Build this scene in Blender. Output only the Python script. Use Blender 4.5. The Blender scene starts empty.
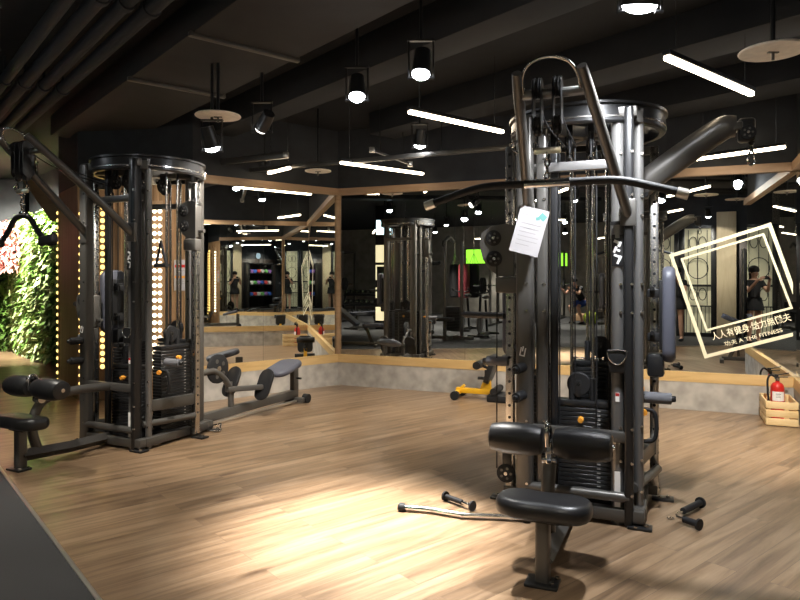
import bpy, bmesh, math, random
from mathutils import Vector, Matrix
random.seed(11)
C = bpy.context.scene.collection
R = math.radians
PI = math.pi
HC = 1.40                      # eye height of the camera
F, HZ = 650.0, 277.0           # focal length in pixels and horizon row of the photograph

def at(px, py, Y):             # the point seen at a pixel when its distance along the view is Y
    return Vector(((px-400)/F*Y, Y, HC+(HZ-py)/F*Y))
def ground(px, py):
    Y = HC*F/(py-HZ)
    return Vector(((px-400)/F*Y, Y, 0))

# ------------------------------------------------------------------ materials
def new_mat(name):
    m = bpy.data.materials.new(name); m.use_nodes = True
    nt = m.node_tree
    return m, nt, nt.nodes['Principled BSDF']
def plain(name, col, rough=0.5, metal=0.0, bump=0.0, scale=60.0, var=0.0, coat=0.0, spec=None):
    m, nt, b = new_mat(name)
    b.inputs['Base Color'].default_value = (*col, 1)
    b.inputs['Roughness'].default_value = rough
    b.inputs['Metallic'].default_value = metal
    if coat: b.inputs['Coat Weight'].default_value = coat
    if spec is not None: b.inputs['Specular IOR Level'].default_value = spec
    tc = nt.nodes.new('ShaderNodeTexCoord')
    n = nt.nodes.new('ShaderNodeTexNoise'); n.inputs['Scale'].default_value = scale
    nt.links.new(tc.outputs['Object'], n.inputs['Vector'])
    if bump:
        bp = nt.nodes.new('ShaderNodeBump'); bp.inputs['Strength'].default_value = bump
        bp.inputs['Distance'].default_value = 0.004
        nt.links.new(n.outputs['Fac'], bp.inputs['Height']); nt.links.new(bp.outputs['Normal'], b.inputs['Normal'])
    if var:
        r = nt.nodes.new('ShaderNodeValToRGB')
        r.color_ramp.elements[0].position = 0.3; r.color_ramp.elements[1].position = 0.7
        r.color_ramp.elements[0].color = (*[c*(1-var) for c in col], 1)
        r.color_ramp.elements[1].color = (*[min(1, c*(1+var)) for c in col], 1)
        nt.links.new(n.outputs['Fac'], r.inputs['Fac']); nt.links.new(r.outputs['Color'], b.inputs['Base Color'])
    return m
def emit(name, col, strength):
    m, nt, b = new_mat(name)
    b.inputs['Base Color'].default_value = (*col, 1)
    b.inputs['Emission Color'].default_value = (*col, 1)
    b.inputs['Emission Strength'].default_value = strength
    return m
def wood(name, c1, c2, c3, rough, scale=(1, 1, 1), plank=None, rot=0.0, bump=0.05):
    m, nt, b = new_mat(name)
    N, L = nt.nodes, nt.links
    tc = N.new('ShaderNodeTexCoord'); mp = N.new('ShaderNodeMapping')
    mp.inputs['Rotation'].default_value = (0, 0, rot)
    L.new(tc.outputs['Object'], mp.inputs['Vector'])
    vec = mp.outputs['Vector']
    st = N.new('ShaderNodeMapping'); st.inputs['Scale'].default_value = scale
    L.new(vec, st.inputs['Vector'])
    br = None
    src = st.outputs['Vector']
    if plank:
        br = N.new('ShaderNodeTexBrick'); br.offset = 0.37; br.squash = 1.0
        br.inputs['Color1'].default_value = (0, 0, 0, 1); br.inputs['Color2'].default_value = (1, 1, 1, 1)
        br.inputs['Mortar'].default_value = (.5, .5, .5, 1)
        br.inputs['Scale'].default_value = 1.0; br.inputs['Mortar Size'].default_value = 0.0014
        br.inputs['Mortar Smooth'].default_value = 0.0
        br.inputs['Brick Width'].default_value = plank[0]; br.inputs['Row Height'].default_value = plank[1]
        L.new(vec, br.inputs['Vector'])
        add = N.new('ShaderNodeVectorMath'); add.operation = 'MULTIPLY_ADD'
        L.new(br.outputs['Color'], add.inputs[0]); add.inputs[1].default_value = (7.3, 3.1, 5.7)
        L.new(st.outputs['Vector'], add.inputs[2]); src = add.outputs['Vector']
    n1 = N.new('ShaderNodeTexNoise'); n1.inputs['Scale'].default_value = 1.0
    n1.inputs['Detail'].default_value = 8; n1.inputs['Roughness'].default_value = 0.62; n1.inputs['Distortion'].default_value = 0.6
    L.new(src, n1.inputs['Vector'])
    rp = N.new('ShaderNodeValToRGB'); e = rp.color_ramp.elements
    e[0].position = 0.27; e[0].color = (*c1, 1); e[1].position = 0.72; e[1].color = (*c3, 1)
    k = e.new(0.48); k.color = (*c2, 1)
    L.new(n1.outputs['Fac'], rp.inputs['Fac'])
    col = rp.outputs['Color']
    if plank:
        mx = N.new('ShaderNodeMixRGB'); mx.blend_type = 'MULTIPLY'; mx.inputs['Fac'].default_value = 1.0
        sh = N.new('ShaderNodeValToRGB'); sh.color_ramp.elements[0].color = (.86, .85, .84, 1); sh.color_ramp.elements[1].color = (1.08, 1.07, 1.05, 1)
        L.new(br.outputs['Color'], sh.inputs['Fac'])
        L.new(col, mx.inputs['Color1']); L.new(sh.outputs['Color'], mx.inputs['Color2'])
        gap = N.new('ShaderNodeMixRGB'); gap.blend_type = 'MIX'; gap.inputs['Color2'].default_value = (.14, .09, .055, 1)
        L.new(br.outputs['Fac'], gap.inputs['Fac']); L.new(mx.outputs['Color'], gap.inputs['Color1'])
        # knots
        vo = N.new('ShaderNodeTexVoronoi'); vo.inputs['Scale'].default_value = 1.0
        vm = N.new('ShaderNodeMapping'); vm.inputs['Scale'].default_value = (0.9, 3.6, 1)
        L.new(vec, vm.inputs['Vector']); L.new(vm.outputs['Vector'], vo.inputs['Vector'])
        kr = N.new('ShaderNodeValToRGB'); kr.color_ramp.elements[0].position = 0.03; kr.color_ramp.elements[1].position = 0.11
        kr.color_ramp.elements[0].color = (.25, .17, .11, 1); kr.color_ramp.elements[1].color = (1, 1, 1, 1)
        L.new(vo.outputs['Distance'], kr.inputs['Fac'])
        kn = N.new('ShaderNodeMixRGB'); kn.blend_type = 'MULTIPLY'; kn.inputs['Fac'].default_value = 0.8
        L.new(gap.outputs['Color'], kn.inputs['Color1']); L.new(kr.outputs['Color'], kn.inputs['Color2'])
        col = kn.outputs['Color']
    L.new(col, b.inputs['Base Color'])
    b.inputs['Roughness'].default_value = rough
    bp = N.new('ShaderNodeBump'); bp.inputs['Strength'].default_value = bump; bp.inputs['Distance'].default_value = 0.01
    L.new(n1.outputs['Fac'], bp.inputs['Height']); L.new(bp.outputs['Normal'], b.inputs['Normal'])
    return m

M = {}
M['floor'] = wood('oak_planks', (.085, .052, .029), (.225, .146, .085), (.365, .254, .160), 0.30, (1.1, 15, 1), (1.25, .145), -R(39.9), 0.04)
M['pine'] = wood('pine', (.48, .30, .115), (.60, .395, .165), (.68, .47, .22), 0.45, (1.5, 14, 14))
M['trimwood'] = wood('trim_wood', (.26, .16, .085), (.34, .215, .12), (.40, .26, .15), 0.5, (2, 14, 14))
M['slatwood'] = wood('wall_wood', (.22, .125, .06), (.30, .175, .085), (.36, .22, .115), 0.55, (14, 14, 1.2))
M['crate'] = wood('crate_wood', (.62, .42, .18), (.74, .53, .26), (.80, .60, .33), 0.5, (3, 16, 16))
M['creamwood'] = wood('cream_panel', (.52, .42, .27), (.60, .50, .33), (.66, .56, .38), 0.6, (8, 8, 1.2))
M['concrete'] = plain('concrete', (.40, .37, .33), .85, 0, .25, 7, .22)
M['ceil'] = plain('ceiling_paint', (.008, .009, .011), .9, 0, .1, 6, .2)
M['ceil_brown'] = plain('duct_board', (.022, .020, .0185), .85, 0, .1, 5, .15)
M['wall_dark'] = plain('wall_charcoal', (.022, .024, .028), .7, 0, .1, 6, .2)
M['wall_grey'] = plain('wall_grey', (.30, .28, .245), .8, 0, .1, 4, .2)
M['rubber_floor'] = plain('rubber_floor', (.030, .030, .031), .75, 0, .5, 260, .35)
M['alu'] = plain('aluminium', (.62, .58, .52), .32, .85)
M['frame'] = plain('graphite_paint', (.105, .099, .091), .34, .45, .06, 300)
M['frame_lt'] = plain('silver_grey_paint', (.20, .195, .19), .30, .6, .05, 300)
M['frame_bk'] = plain('black_paint', (.018, .018, .019), .30, .2, .05, 300)
M['vinyl'] = plain('black_vinyl', (.013, .013, .014), .38, 0, .12, 160)
M['vinyl_gr'] = plain('blue_grey_vinyl', (.075, .078, .10), .45, 0, .1, 160)
M['foam'] = plain('grey_foam', (.11, .11, .12), .75, 0, .2, 200)
M['rubber'] = plain('black_rubber', (.013, .013, .014), .6, 0, .15, 200, 0, 0, .3)
M['ceil_grey'] = plain('beam_paint', (.015, .0165, .0195), .85, 0, .1, 5, .15)
M['chrome'] = plain('chrome', (.78, .78, .78), .10, 1.0)
M['steel'] = plain('brushed_steel', (.55, .54, .52), .26, 1.0)
M['brass'] = plain('pale_alloy', (.72, .66, .52), .3, .9)
M['orange'] = plain('orange_knob', (.85, .35, .04), .4)
M['plate'] = plain('stack_plate', (.022, .022, .023), .42, .3, .05, 200)
M['white'] = plain('white_print', (.85, .84, .82), .6)
M['paper'] = plain('paper', (.44, .42, .43), .8)
M['ink'] = plain('ink_grey', (.30, .29, .28), .8)
M['ink_teal'] = plain('ink_teal', (.12, .30, .28), .8)
M['yellow'] = plain('yellow_paint', (.85, .46, .02), .38, 0, .03, 100)
M['red'] = plain('red_paint', (.52, .018, .014), .3, 0, 0, 30, 0, .4)
M['decal'] = plain('cream_vinyl_decal', (.86, .79, .58), .6)
M['disc'] = plain('pale_ply_disc', (.86, .78, .68), .65, 0, .05, 20, .08)
M['tube'] = emit('led_tube', (1.0, .83, .60), 15)
M['bulb'] = emit('warm_bulb', (1.0, .66, .20), 2.6)
M['bulb_w'] = emit('white_bulb', (1.0, .84, .58), 6)
M['lamp'] = emit('lamp_lens', (.92, .95, 1.0), 60)
M['lamp_dim'] = emit('lamp_lens_edge', (1.0, .95, .88), 4)
M['panel'] = emit('lit_panel', (1.0, .86, .52), 1.1)
M['exit'] = emit('cyan_sign_light', (.62, .90, 1.0), 3.5)
M['greenlight'] = emit('green_sign_light', (.38, 1.0, .06), 1.4)
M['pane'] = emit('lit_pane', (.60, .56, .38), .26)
M['skin'] = plain('skin', (.62, .36, .25), .5)
M['hair'] = plain('hair', (.018, .013, .011), .45)
M['black_cloth'] = plain('black_cloth', (.012, .012, .014), .9, 0, .2, 180)
M['blue_cloth'] = plain('blue_cloth', (.02, .06, .28), .85, 0, .2, 180)
M['lime'] = plain('lime_cloth', (.55, .70, .05), .85)
M['bag_red'] = plain('red_leather', (.22, .03, .04), .5)
M['phone'] = plain('phone_body', (.02, .02, .022), .2)
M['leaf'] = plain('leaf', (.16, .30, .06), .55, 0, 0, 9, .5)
M['leaf_lit'] = plain('leaf_lit_tone', (.56, .66, .30), .55, 0, 0, 9, .4)  # strong lamp light put into the leaf colour, in place of brighter lamps
M['pink'] = plain('pink_petal', (.78, .38, .36), .7, 0, 0, 9, .25)
M['backing'] = plain('planting_board', (.03, .05, .015), .9)
M['sky_blue'] = emit('blue_sign_face', (.45, .62, .80), .35)
def mirror_mat():
    m, nt, b = new_mat('mirror_glass')
    b.inputs['Base Color'].default_value = (.84, .86, .84, 1)
    b.inputs['Metallic'].default_value = 1; b.inputs['Roughness'].default_value = 0.0
    return m
M['mirror'] = mirror_mat()

# ------------------------------------------------------------------ mesh builder
class MB:
    def __init__(s): s.bm = bmesh.new(); s.mi = 0; s.mats = []
    def use(s, m):
        m = M[m] if isinstance(m, str) else m
        if m not in s.mats: s.mats.append(m)
        s.mi = s.mats.index(m); return s
    def _fin(s, faces, smooth):
        for f in faces: f.material_index = s.mi; f.smooth = smooth
    def box(s, c, size, rot=None, bev=0.0, seg=2):
        t = bmesh.new()
        bmesh.ops.create_cube(t, size=1)
        for v in t.verts: v.co = Vector((v.co.x*size[0], v.co.y*size[1], v.co.z*size[2]))
        if bev:
            bev = min(bev, min(size)*.49)
            bmesh.ops.bevel(t, geom=t.edges[:], offset=bev, segments=seg, profile=0.5, affect='EDGES')
        mt = Matrix.Translation(Vector(c)) @ (rot.to_4x4() if rot is not None else Matrix.Identity(4))
        for v in t.verts: v.co = mt @ v.co
        s._join(t, bool(bev)); return s
    def _join(s, t, smooth):
        t.normal_update()
        mp = {v: s.bm.verts.new(v.co) for v in t.verts}
        fs = []
        for f in t.faces:
            try: fs.append(s.bm.faces.new([mp[v] for v in f.verts]))
            except ValueError: pass
        s._fin(fs, smooth); t.free()
    def bar(s, p0, p1, w, h, bev=0.006, up=(0, 0, 1)):      # rectangular bar between two points
        p0, p1 = Vector(p0), Vector(p1); d = p1-p0; L = d.length; d.normalize()
        up = Vector(up)
        if abs(d.dot(up)) > .98: up = Vector((0, 1, 0))
        x = d.cross(up).normalized(); z = x.cross(d).normalized()
        rot = Matrix((x, d, z)).transposed()
        return s.box((p0+p1)/2, (w, L, h), rot, bev)
    def cyl(s, p0, p1, r, r2=None, seg=16, smooth=True):
        return s.lathe([(0, 0), (r, 0), (r if r2 is None else r2, 1), (0, 1)], p0, p1, seg, True)
    def lathe(s, prof, p0, p1, seg=20, unit=False, smooth=True):   # prof: (radius, height) along p0->p1
        p0, p1 = Vector(p0), Vector(p1); d = p1-p0; L = d.length; d.normalize()
        a = Vector((1, 0, 0)) if abs(d.x) < .9 else Vector((0, 1, 0))
        x = d.cross(a).normalized(); y = d.cross(x).normalized()
        k = L if unit else 1.0
        rings = []
        for (r, h) in prof:
            c = p0+d*h*k
            if r < 1e-6: rings.append([s.bm.verts.new(c)])
            else: rings.append([s.bm.verts.new(c+x*r*math.cos(2*PI*i/seg)+y*r*math.sin(2*PI*i/seg)) for i in range(seg)])
        fs = []
        for A, B in zip(rings, rings[1:]):
            for i in range(seg):
                j = (i+1) % seg
                if len(A) == 1 and len(B) == 1: continue
                if len(A) == 1: vs = [A[0], B[j], B[i]]
                elif len(B) == 1: vs = [A[i], A[j], B[0]]
                else: vs = [A[i], A[j], B[j], B[i]]
                try: fs.append(s.bm.faces.new(vs))
                except ValueError: pass
        s._fin(fs, smooth); return s
    def tube(s, pts, r, seg=12, smooth=6, closed=False, flat=1.0):
        P = [Vector(p) for p in pts]
        rr = r if isinstance(r, (list, tuple)) else [r]*len(P)
        if smooth and len(P) > 2:
            Q, RQ = [], []; n = len(P)
            rng = range(n if closed else n-1)
            for i in rng:
                a = P[(i-1) % n] if (closed or i > 0) else P[0]*2-P[1]
                b, c = P[i], P[(i+1) % n]
                d = P[(i+2) % n] if (closed or i+2 < n) else P[-1]*2-P[-2]
                for k in range(smooth):
                    t = k/smooth
                    Q.append(.5*((2*b)+(c-a)*t+(2*a-5*b+4*c-d)*t*t+(3*b-a-3*c+d)*t**3)); RQ.append(rr[i]*(1-t)+rr[(i+1) % n]*t)
            if not closed: Q.append(P[-1]); RQ.append(rr[-1])
            P, rr = Q, RQ
        n = len(P); nrm = None; rings = []
        for i in range(n):
            if closed: t = P[(i+1) % n]-P[i-1]
            else: t = P[min(i+1, n-1)]-P[max(i-1, 0)]
            t.normalize()
            if nrm is None:
                a = Vector((0, 0, 1)) if abs(t.z) < .9 else Vector((1, 0, 0))
                nrm = (a-t*a.dot(t)).normalized()
            else: nrm = (nrm-t*nrm.dot(t)).normalized()
            b = t.cross(nrm)
            rings.append([s.bm.verts.new(P[i]+(nrm*math.cos(2*PI*k/seg)*flat+b*math.sin(2*PI*k/seg))*rr[i]) for k in range(seg)])
        fs = []
        for i in range(n if closed else n-1):
            A, B = rings[i], rings[(i+1) % n]
            for k in range(seg):
                j = (k+1) % seg
                fs.append(s.bm.faces.new([A[k], A[j], B[j], B[k]]))
        if not closed:
            fs.append(s.bm.faces.new(rings[0][::-1])); fs.append(s.bm.faces.new(rings[-1]))
        s._fin(fs, True); return s
    def prism(s, outline, thick, mat=None, bev=0.0, seg=2):     # outline in local xy, extruded -t/2..t/2 along z, then moved by the 4x4 matrix
        t = bmesh.new(); h = thick/2
        lo = [t.verts.new((x, y, -h)) for x, y in outline]; hi = [t.verts.new((x, y, h)) for x, y in outline]
        t.faces.new(lo[::-1]); t.faces.new(hi); n = len(lo)
        for i in range(n): t.faces.new([lo[i], lo[(i+1) % n], hi[(i+1) % n], hi[i]])
        if bev:
            es = [e for e in t.edges if abs(e.verts[0].co.z-e.verts[1].co.z) < 1e-6]
            bmesh.ops.bevel(t, geom=es, offset=bev, segments=seg, profile=.5, affect='EDGES')
        if mat is not None:
            for v in t.verts: v.co = mat @ v.co
        s._join(t, bool(bev)); return s
    def pad(s, outline, thick, mat=None, rr=.03, n=5):          # cushion: the outline shrinks towards its two faces along a rounded edge
        N = len(outline); cx = sum(p[0] for p in outline)/N; cy = sum(p[1] for p in outline)/N
        rr = min(rr, thick/2*.98); prof = []
        for k in range(n+1):
            a = PI/2*k/n; prof.append((rr*(1-math.cos(a)), -(thick/2-rr)-rr*math.sin(a)))
        prof = prof[::-1]+[(i, -z) for i, z in prof]
        mt = mat if mat is not None else Matrix.Identity(4); rings = []
        def ins(d):
            o = []
            for k in range(N):
                a, b, c = [Vector(outline[j % N]) for j in (k-1, k, k+1)]
                t = (c-a).normalized(); nn = Vector((-t.y, t.x)); 
                o.append(b+nn*d)
            return o
        area = sum(outline[k][0]*outline[(k+1) % N][1]-outline[(k+1) % N][0]*outline[k][1] for k in range(N))
        sg = 1 if area > 0 else -1
        for d, z in prof: rings.append([s.bm.verts.new(mt @ Vector((p.x, p.y, z))) for p in ins(d*sg)])
        fs = []
        for A, B in zip(rings, rings[1:]):
            for i in range(N): fs.append(s.bm.faces.new([A[i], A[(i+1) % N], B[(i+1) % N], B[i]]))
        for rg, dz in ((rings[0], -.004), (rings[-1], .004)):
            c = s.bm.verts.new(mt @ Vector((cx, cy, (prof[0] if dz < 0 else prof[-1])[1]+dz)))
            for i in range(N): fs.append(s.bm.faces.new([rg[i], rg[(i+1) % N], c]))
        s._fin(fs, True); return s
    def ball(s, c, r, seg=16, scale=(1, 1, 1)):
        prof = [(max(0, math.sin(PI*i/(seg//2))), -math.cos(PI*i/(seg//2))) for i in range(seg//2+1)]
        prof[0] = (0, -1); prof[-1] = (0, 1)
        b0 = len(s.bm.verts)
        s.bm.verts.ensure_lookup_table()
        old = set(s.bm.verts)
        s.lathe([(a*r, h*r) for a, h in prof], (0, 0, 0), (0, 0, 1), seg)
        for v in s.bm.verts:
            if v not in old: v.co = Vector(c)+Vector((v.co.x*scale[0], v.co.y*scale[1], v.co.z*scale[2]))
        return s
    def quad(s, pts):
        f = s.bm.faces.new([s.bm.verts.new(p) for p in pts]); s._fin([f], False); return s
    def build(s, name, mat=None, parent=None, loc=None, rz=0.0):
        bmesh.ops.recalc_face_normals(s.bm, faces=s.bm.faces)
        me = bpy.data.meshes.new(name); s.bm.to_mesh(me); s.bm.free()
        for m in (s.mats or [M[mat] if isinstance(mat, str) else mat]): me.materials.append(m)
        try: me.set_sharp_from_angle(angle=R(40))
        except Exception: pass
        o = bpy.data.objects.new(name, me); C.objects.link(o)
        if parent: o.parent = parent
        if loc is not None: o.location = loc
        o.rotation_euler.z = rz
        return o

def tag(o, label, cat, group=None, kind=None):
    o['label'] = label; o['category'] = cat
    if group: o['group'] = group
    if kind: o['kind'] = kind
    return o
def thing(name, label, cat, loc=(0, 0, 0), rz=0.0, group=None):
    o = bpy.data.objects.new(name, None); C.objects.link(o)
    o.empty_display_size = .1
    o.location = loc; o.rotation_euler = (0, 0, rz)
    return tag(o, label, cat, group)
def struct(o): o['kind'] = 'structure'; return o
def copy_mesh(o, parent=None, loc=None):
    c = o.copy(); C.objects.link(c); c.parent = parent
    if loc is not None: c.location = loc
    return c
def copy_tree(o, parent=None):
    c = o.copy(); C.objects.link(c); c.parent = parent
    for ch in list(o.children): copy_tree(ch, c)
    return c
def stadium(w, h, n=8):           # vertical stadium outline
    r = w/2; y = h/2-r
    return [(r*math.cos(PI*i/n), y+r*math.sin(PI*i/n)) for i in range(n+1)]+[(r*math.cos(PI+PI*i/n), -y+r*math.sin(PI+PI*i/n)) for i in range(n+1)]
def rrect(w, h, r, n=5):
    o = []
    for cx, cy, a in ((w/2-r, h/2-r, 0), (-w/2+r, h/2-r, 90), (-w/2+r, -h/2+r, 180), (w/2-r, -h/2+r, 270)):
        for i in range(n+1):
            t = R(a+90*i/n); o.append((cx+r*math.cos(t), cy+r*math.sin(t)))
    return o
def frame_m(x, y, z, o):
    m = Matrix.Identity(4)
    for i, v in enumerate((Vector(x), Vector(y), Vector(z))):
        for k in range(3): m[k][i] = v[k]
    for k in range(3): m[k][3] = o[k]
    return m
def XZ(o): return frame_m((1, 0, 0), (0, 0, 1), (0, -1, 0), o)      # outline upright, facing -y
def YZ(o): return frame_m((0, 1, 0), (0, 0, 1), (1, 0, 0), o)       # outline upright, facing +x

# ------------------------------------------------------------------ plan of the room
AF = R(-22.4)                                           # the far mirror wall runs along this angle
r_ = Vector((math.cos(AF), math.sin(AF), 0)); b_ = Vector((-math.sin(AF), math.cos(AF), 0))
C0 = Vector((-.808, 8.473, 0))                          # corner of the two mirror walls
LW = 5.17
C1 = C0+r_*LW
AL = R(39.9); l_ = Vector((-math.cos(AL), -math.sin(AL), 0))   # left mirror wall, running towards the camera
ln = Vector((-math.sin(AL), math.cos(AL), 0))           # pointing out of the room
AR = R(245.7); rr_ = Vector((math.cos(AR), math.sin(AR), 0)); rn = Vector((-math.sin(AR), math.cos(AR), 0))
TL, TR = 1.95, 3.3
E = C0+l_*TL
K = C1+rr_*TR
g_ = Vector((math.cos(R(-50.1)), math.sin(R(-50.1)), 0)); s_ = Vector((math.cos(R(39.9)), math.sin(R(39.9)), 0))
def uv(u, v, z=0): return C0+r_*u-b_*v+Vector((0, 0, z))
CH = 3.30                                               # ceiling height

def slab(name, p0, p1, z0, z1, t, mat, out):            # upright slab from p0 to p1, thickness t towards 'out'
    p0, p1, out = Vector(p0), Vector(p1), Vector(out).normalized()
    m = MB(); d = (p1-p0); L = d.length; d.normalize()
    c = (p0+p1)/2+out*t/2; c.z = (z0+z1)/2
    rz = math.atan2(d.y, d.x)
    m.box((0, 0, 0), (L, t, z1-z0))
    return m.build(name, mat, None, c, rz)

# floors and ceiling
m = MB(); m.box((0, 0, 0), (34, 34, .1)); struct(m.build('floor', 'floor', None, (-4, 2, -.05)))
m = MB(); m.box((0, 0, 0), (34, 34, .1)); struct(m.build('ceiling', 'ceil', None, (-4, 2, CH+.05)))
s0 = .79
m = MB(); m.box((0, 0, 0), (30, 14, .008)); rub = struct(m.build('floor_rubber', 'rubber_floor', None, s_*(s0-7)+g_*0+Vector((0, 0, .004)), R(-50.1)))
m = MB(); m.box((0, 0, 0), (30, .022, .012), None, .003); struct(m.build('trim_1', 'alu', None, s_*(s0+.012)+Vector((0, 0, .006)), R(-50.1)))

# mirror walls: dark wall, concrete plinth, pine ledge, top trim
def mirror_wall(side, p0, d, L, out, seams, labels, n0, e0=0, e1=0):
    p1 = p0+d*L
    struct(slab('wall_'+side, p0-d*e0, p1+d*e1, 0, CH, .12, M['wall_dark'], out))
    inn = -out
    struct(slab('wall_%s_plinth' % side, p0+inn*.0, p1, 0, .295, .03, M['concrete'], inn))
    struct(slab('trim_%d' % n0, p0, p1, .295, .40, .034, M['pine'], inn))
    struct(slab('trim_%d' % (n0+1), p0, p1, 2.46, 2.545, .05, M['trimwood'], inn))
    xs = [0]+seams+[L]
    for i, (a, b) in enumerate(zip(xs, xs[1:])):
        o = slab('wall_mirror', p0+d*(a+.0015), p0+d*(b-.0015), .402, 2.458, .006, M['mirror'], inn)
        tag(o, labels[i], 'mirror', 'mirror panels')
mirror_wall('back', C0, r_, LW, b_, [1.72, 3.44],
            ['tall frameless mirror on far wall between wooden corner post and first seam',
             'tall frameless mirror on far wall directly behind the main cable tower',
             'tall frameless mirror on far wall bearing the tilted square decal'], 2, .1, .1)
mirror_wall('left', C0, l_, TL, ln, [1.084],
            ['frameless mirror of left wall adjoining the wooden corner post',
             'frameless mirror of left wall beside the bulb-lit wood panelling'], 4)
mirror_wall('right', C1, rr_, TR, rn, [1.65],
            ['frameless mirror of right wall meeting the far mirror above the crate',
             'frameless mirror of right wall farthest from the fire extinguisher'], 6)
bis = (r_+l_).normalized()
m = MB(); m.box((0, 0, (2.46+.40)/2), (.05, .035, 2.06), None, .004)
struct(m.build('trim_8', 'trimwood', None, C0+bis*.026, math.atan2(bis.y, bis.x)+PI/2))
# free end of the right mirror wall and the space behind it
struct(slab('wall_right_end', K, K+rn*2.4, 0, CH, .12, M['wall_dark'], -rr_))
# wall behind the photographer
B0, B1 = uv(3.4, 9.25), uv(9.9, 9.25)
struct(slab('wall_front', B0, B1, 0, CH, .15, M['wall_dark'], -b_))
struct(slab('wall_front_return', B0, uv(3.4, 16), 0, CH, .15, M['wall_grey'], r_))
struct(slab('wall_hall', uv(-13, 16), uv(4.2, 16), 0, CH, .15, M['wall_grey'], -b_))
struct(slab('wall_hall_side', uv(-13, 16), uv(-13, -5), 0, CH, .15, M['wall_dark'], -r_))
struct(slab('wall_right_side', uv(9.9, 9.3), uv(9.9, 1.5), 0, CH, .15, M['wall_dark'], r_))

# wood panelled wall with the bulbs, left of the left mirror
P = Vector((-3.68, 7.42, 0)); J = Vector((-4.35, 8.28, 0))
dw = (P-E).normalized(); nw = Vector((dw.y, -dw.x, 0))
if nw.y < 0: nw = -nw
struct(slab('wall_wood', E, P, 0, 2.46, .10, M['slatwood'], nw)); struct(slab('wall_wood_bulkhead', E, P, 2.46, CH, .10, M['wall_dark'], nw))
dj = (J-P).normalized(); nj = Vector((-dj.y, dj.x, 0))
if nj.x < 0: nj = -nj
struct(slab('wall_wood_jamb', P, J, 0, 2.46, .10, M['slatwood'], nj)); struct(slab('wall_jamb_bulkhead', P, J, 2.46, CH, .10, M['wall_dark'], nj))
struct(slab('wall_passage', J, J+Vector((.5, 3.4, 0)), 0, CH, .1, M['wall_dark'], nj))
m = MB()
for i in range(15):
    if i in (3, 13): continue
    m.box((-.62+i*.0886, 0, 1.23), (.05, .014, 2.44), None, .003)
w = m.build('trim_9', 'slatwood', None, (E+P)/2-nw*.007, math.atan2(-dw.y, -dw.x)); struct(w)

# ceiling: ducts, beams and pipes, all running the same way
def run(name, s0, s1, zb, zt, mat, t0, t1, label, cat):
    m = MB(); m.box((0, 0, 0), (t1-t0, s1-s0, zt-zb), None, .008)
    o = m.build(name, mat, None, s_*((s0+s1)/2)+g_*((t0+t1)/2)+Vector((0, 0, (zb+zt)/2)), R(-50.1))
    return tag(o, label, cat)
d = run('air_duct', 1.75, 2.57, 3.06, CH, 'ceil_brown', -8.5, 6, 'broad flat brown air duct under the black ceiling', 'duct')
for k, t in enumerate((-5.6, -4.3, -2.7)):
    m = MB(); m.box((t+1.25, 0, -.128), (.045, .86, .035), None, .004); m.build('flange', 'frame', d)
run('ceiling_beam', 3.05, 3.35, 3.02, CH, 'ceil_grey', -7, 6, 'narrow dark ceiling beam next to the broad brown duct', 'beam')
run('ceiling_beam', 4.55, 4.95, 3.05, CH, 'ceil_grey', -6, 6, 'dark ceiling beam above the middle of the mirrored corner', 'beam')
run('ceiling_beam', 6.0, 6.5, 3.05, CH, 'ceil', -4, 5, 'dark ceiling beam closest to the far mirrors', 'beam')
for k, (s, rr, lb) in enumerate(((.98, .045, 'dark ceiling pipe farthest from the brown duct'), (1.13, .05, 'dark ceiling pipe second farthest from the brown duct'),
                             (1.28, .045, 'dark ceiling pipe second nearest the brown duct'), (1.43, .05, 'dark ceiling pipe nearest the brown duct'))):
    m = MB(); m.cyl((-8.5, 0, 0), (6, 0, 0), rr, None, 16)
    for t in (-6.5, -4.2, -2.0): m.cyl((t, 0, 0), (t+.06, 0, 0), rr+.012, None, 16)
    for t in (-6.5, -4.2, -2.0): m.box((t+.03, 0, .1), (.02, .02, .2))
    tag(m.build('ceiling_pipe', 'ceil_grey', None, s_*s+Vector((0, 0, 3.1)), R(-50.1)), lb, 'pipe', 'parallel ceiling pipes')
run('cable_tray', -.3, .1, 3.0, 3.08, 'ceil', -8, -1.5, 'flat dark cable tray beyond the ceiling pipes', 'tray')

# ------------------------------------------------------------------ lamps
def led_tube(c, ang, L, label, z=2.66, group='LED tubes hung from ceiling'):
    t = thing('led_tube_light', label, 'lamp', (c[0], c[1], z), ang, group)
    m = MB(); m.box((0, 0, .028), (L, .05, .03), None, .004)
    m.build('housing', 'frame_bk', t)
    m = MB(); m.box((0, 0, 0), (L-.01, .042, .03), None, .01); m.build('diffuser', 'tube', t)
    for x in (-L*.4, L*.4):
        m = MB(); m.cyl((x, 0, .04), (x, 0, CH-z), .003, None, 6); m.build('suspension_wire', 'steel', t)
    return t
A1, A2 = R(39.9), R(-50.1)
def mid(px, py, z=2.66):
    Y = (z-HC)*F/(HZ-py); return at(px, py, Y)
led_tube(mid(713, 77.5), A1, 1.18, 'warm LED tube above and right of the main cable tower')
led_tube(mid(459, 122.5), A1, 1.08, 'warm LED tube left of the main tower pulley arch')
led_tube(mid(384, 168.5, 2.63), A1, 1.2, 'warm LED tube hanging close in front of far mirror corner', 2.63)
led_tube(mid(279, 170.5, 2.63), A2, .5, 'short bright LED tube close to the left mirror wall', 2.63)
led_tube(mid(738, 153.5, 2.60), A2, .85, 'LED tube behind the tip of the raised side arm', 2.60)
HT = [(.45, 1.2, A1), (-2.2, 1.6, A2), (3.0, .4, A1), (-4.6, 3.4, A1), (-4.5, -.6, A2), (-1.9, -2.6, A1), (-7.5, 1.6, A1), (-7.2, -3.5, A2), (-4.2, -5.4, A1)]
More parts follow.
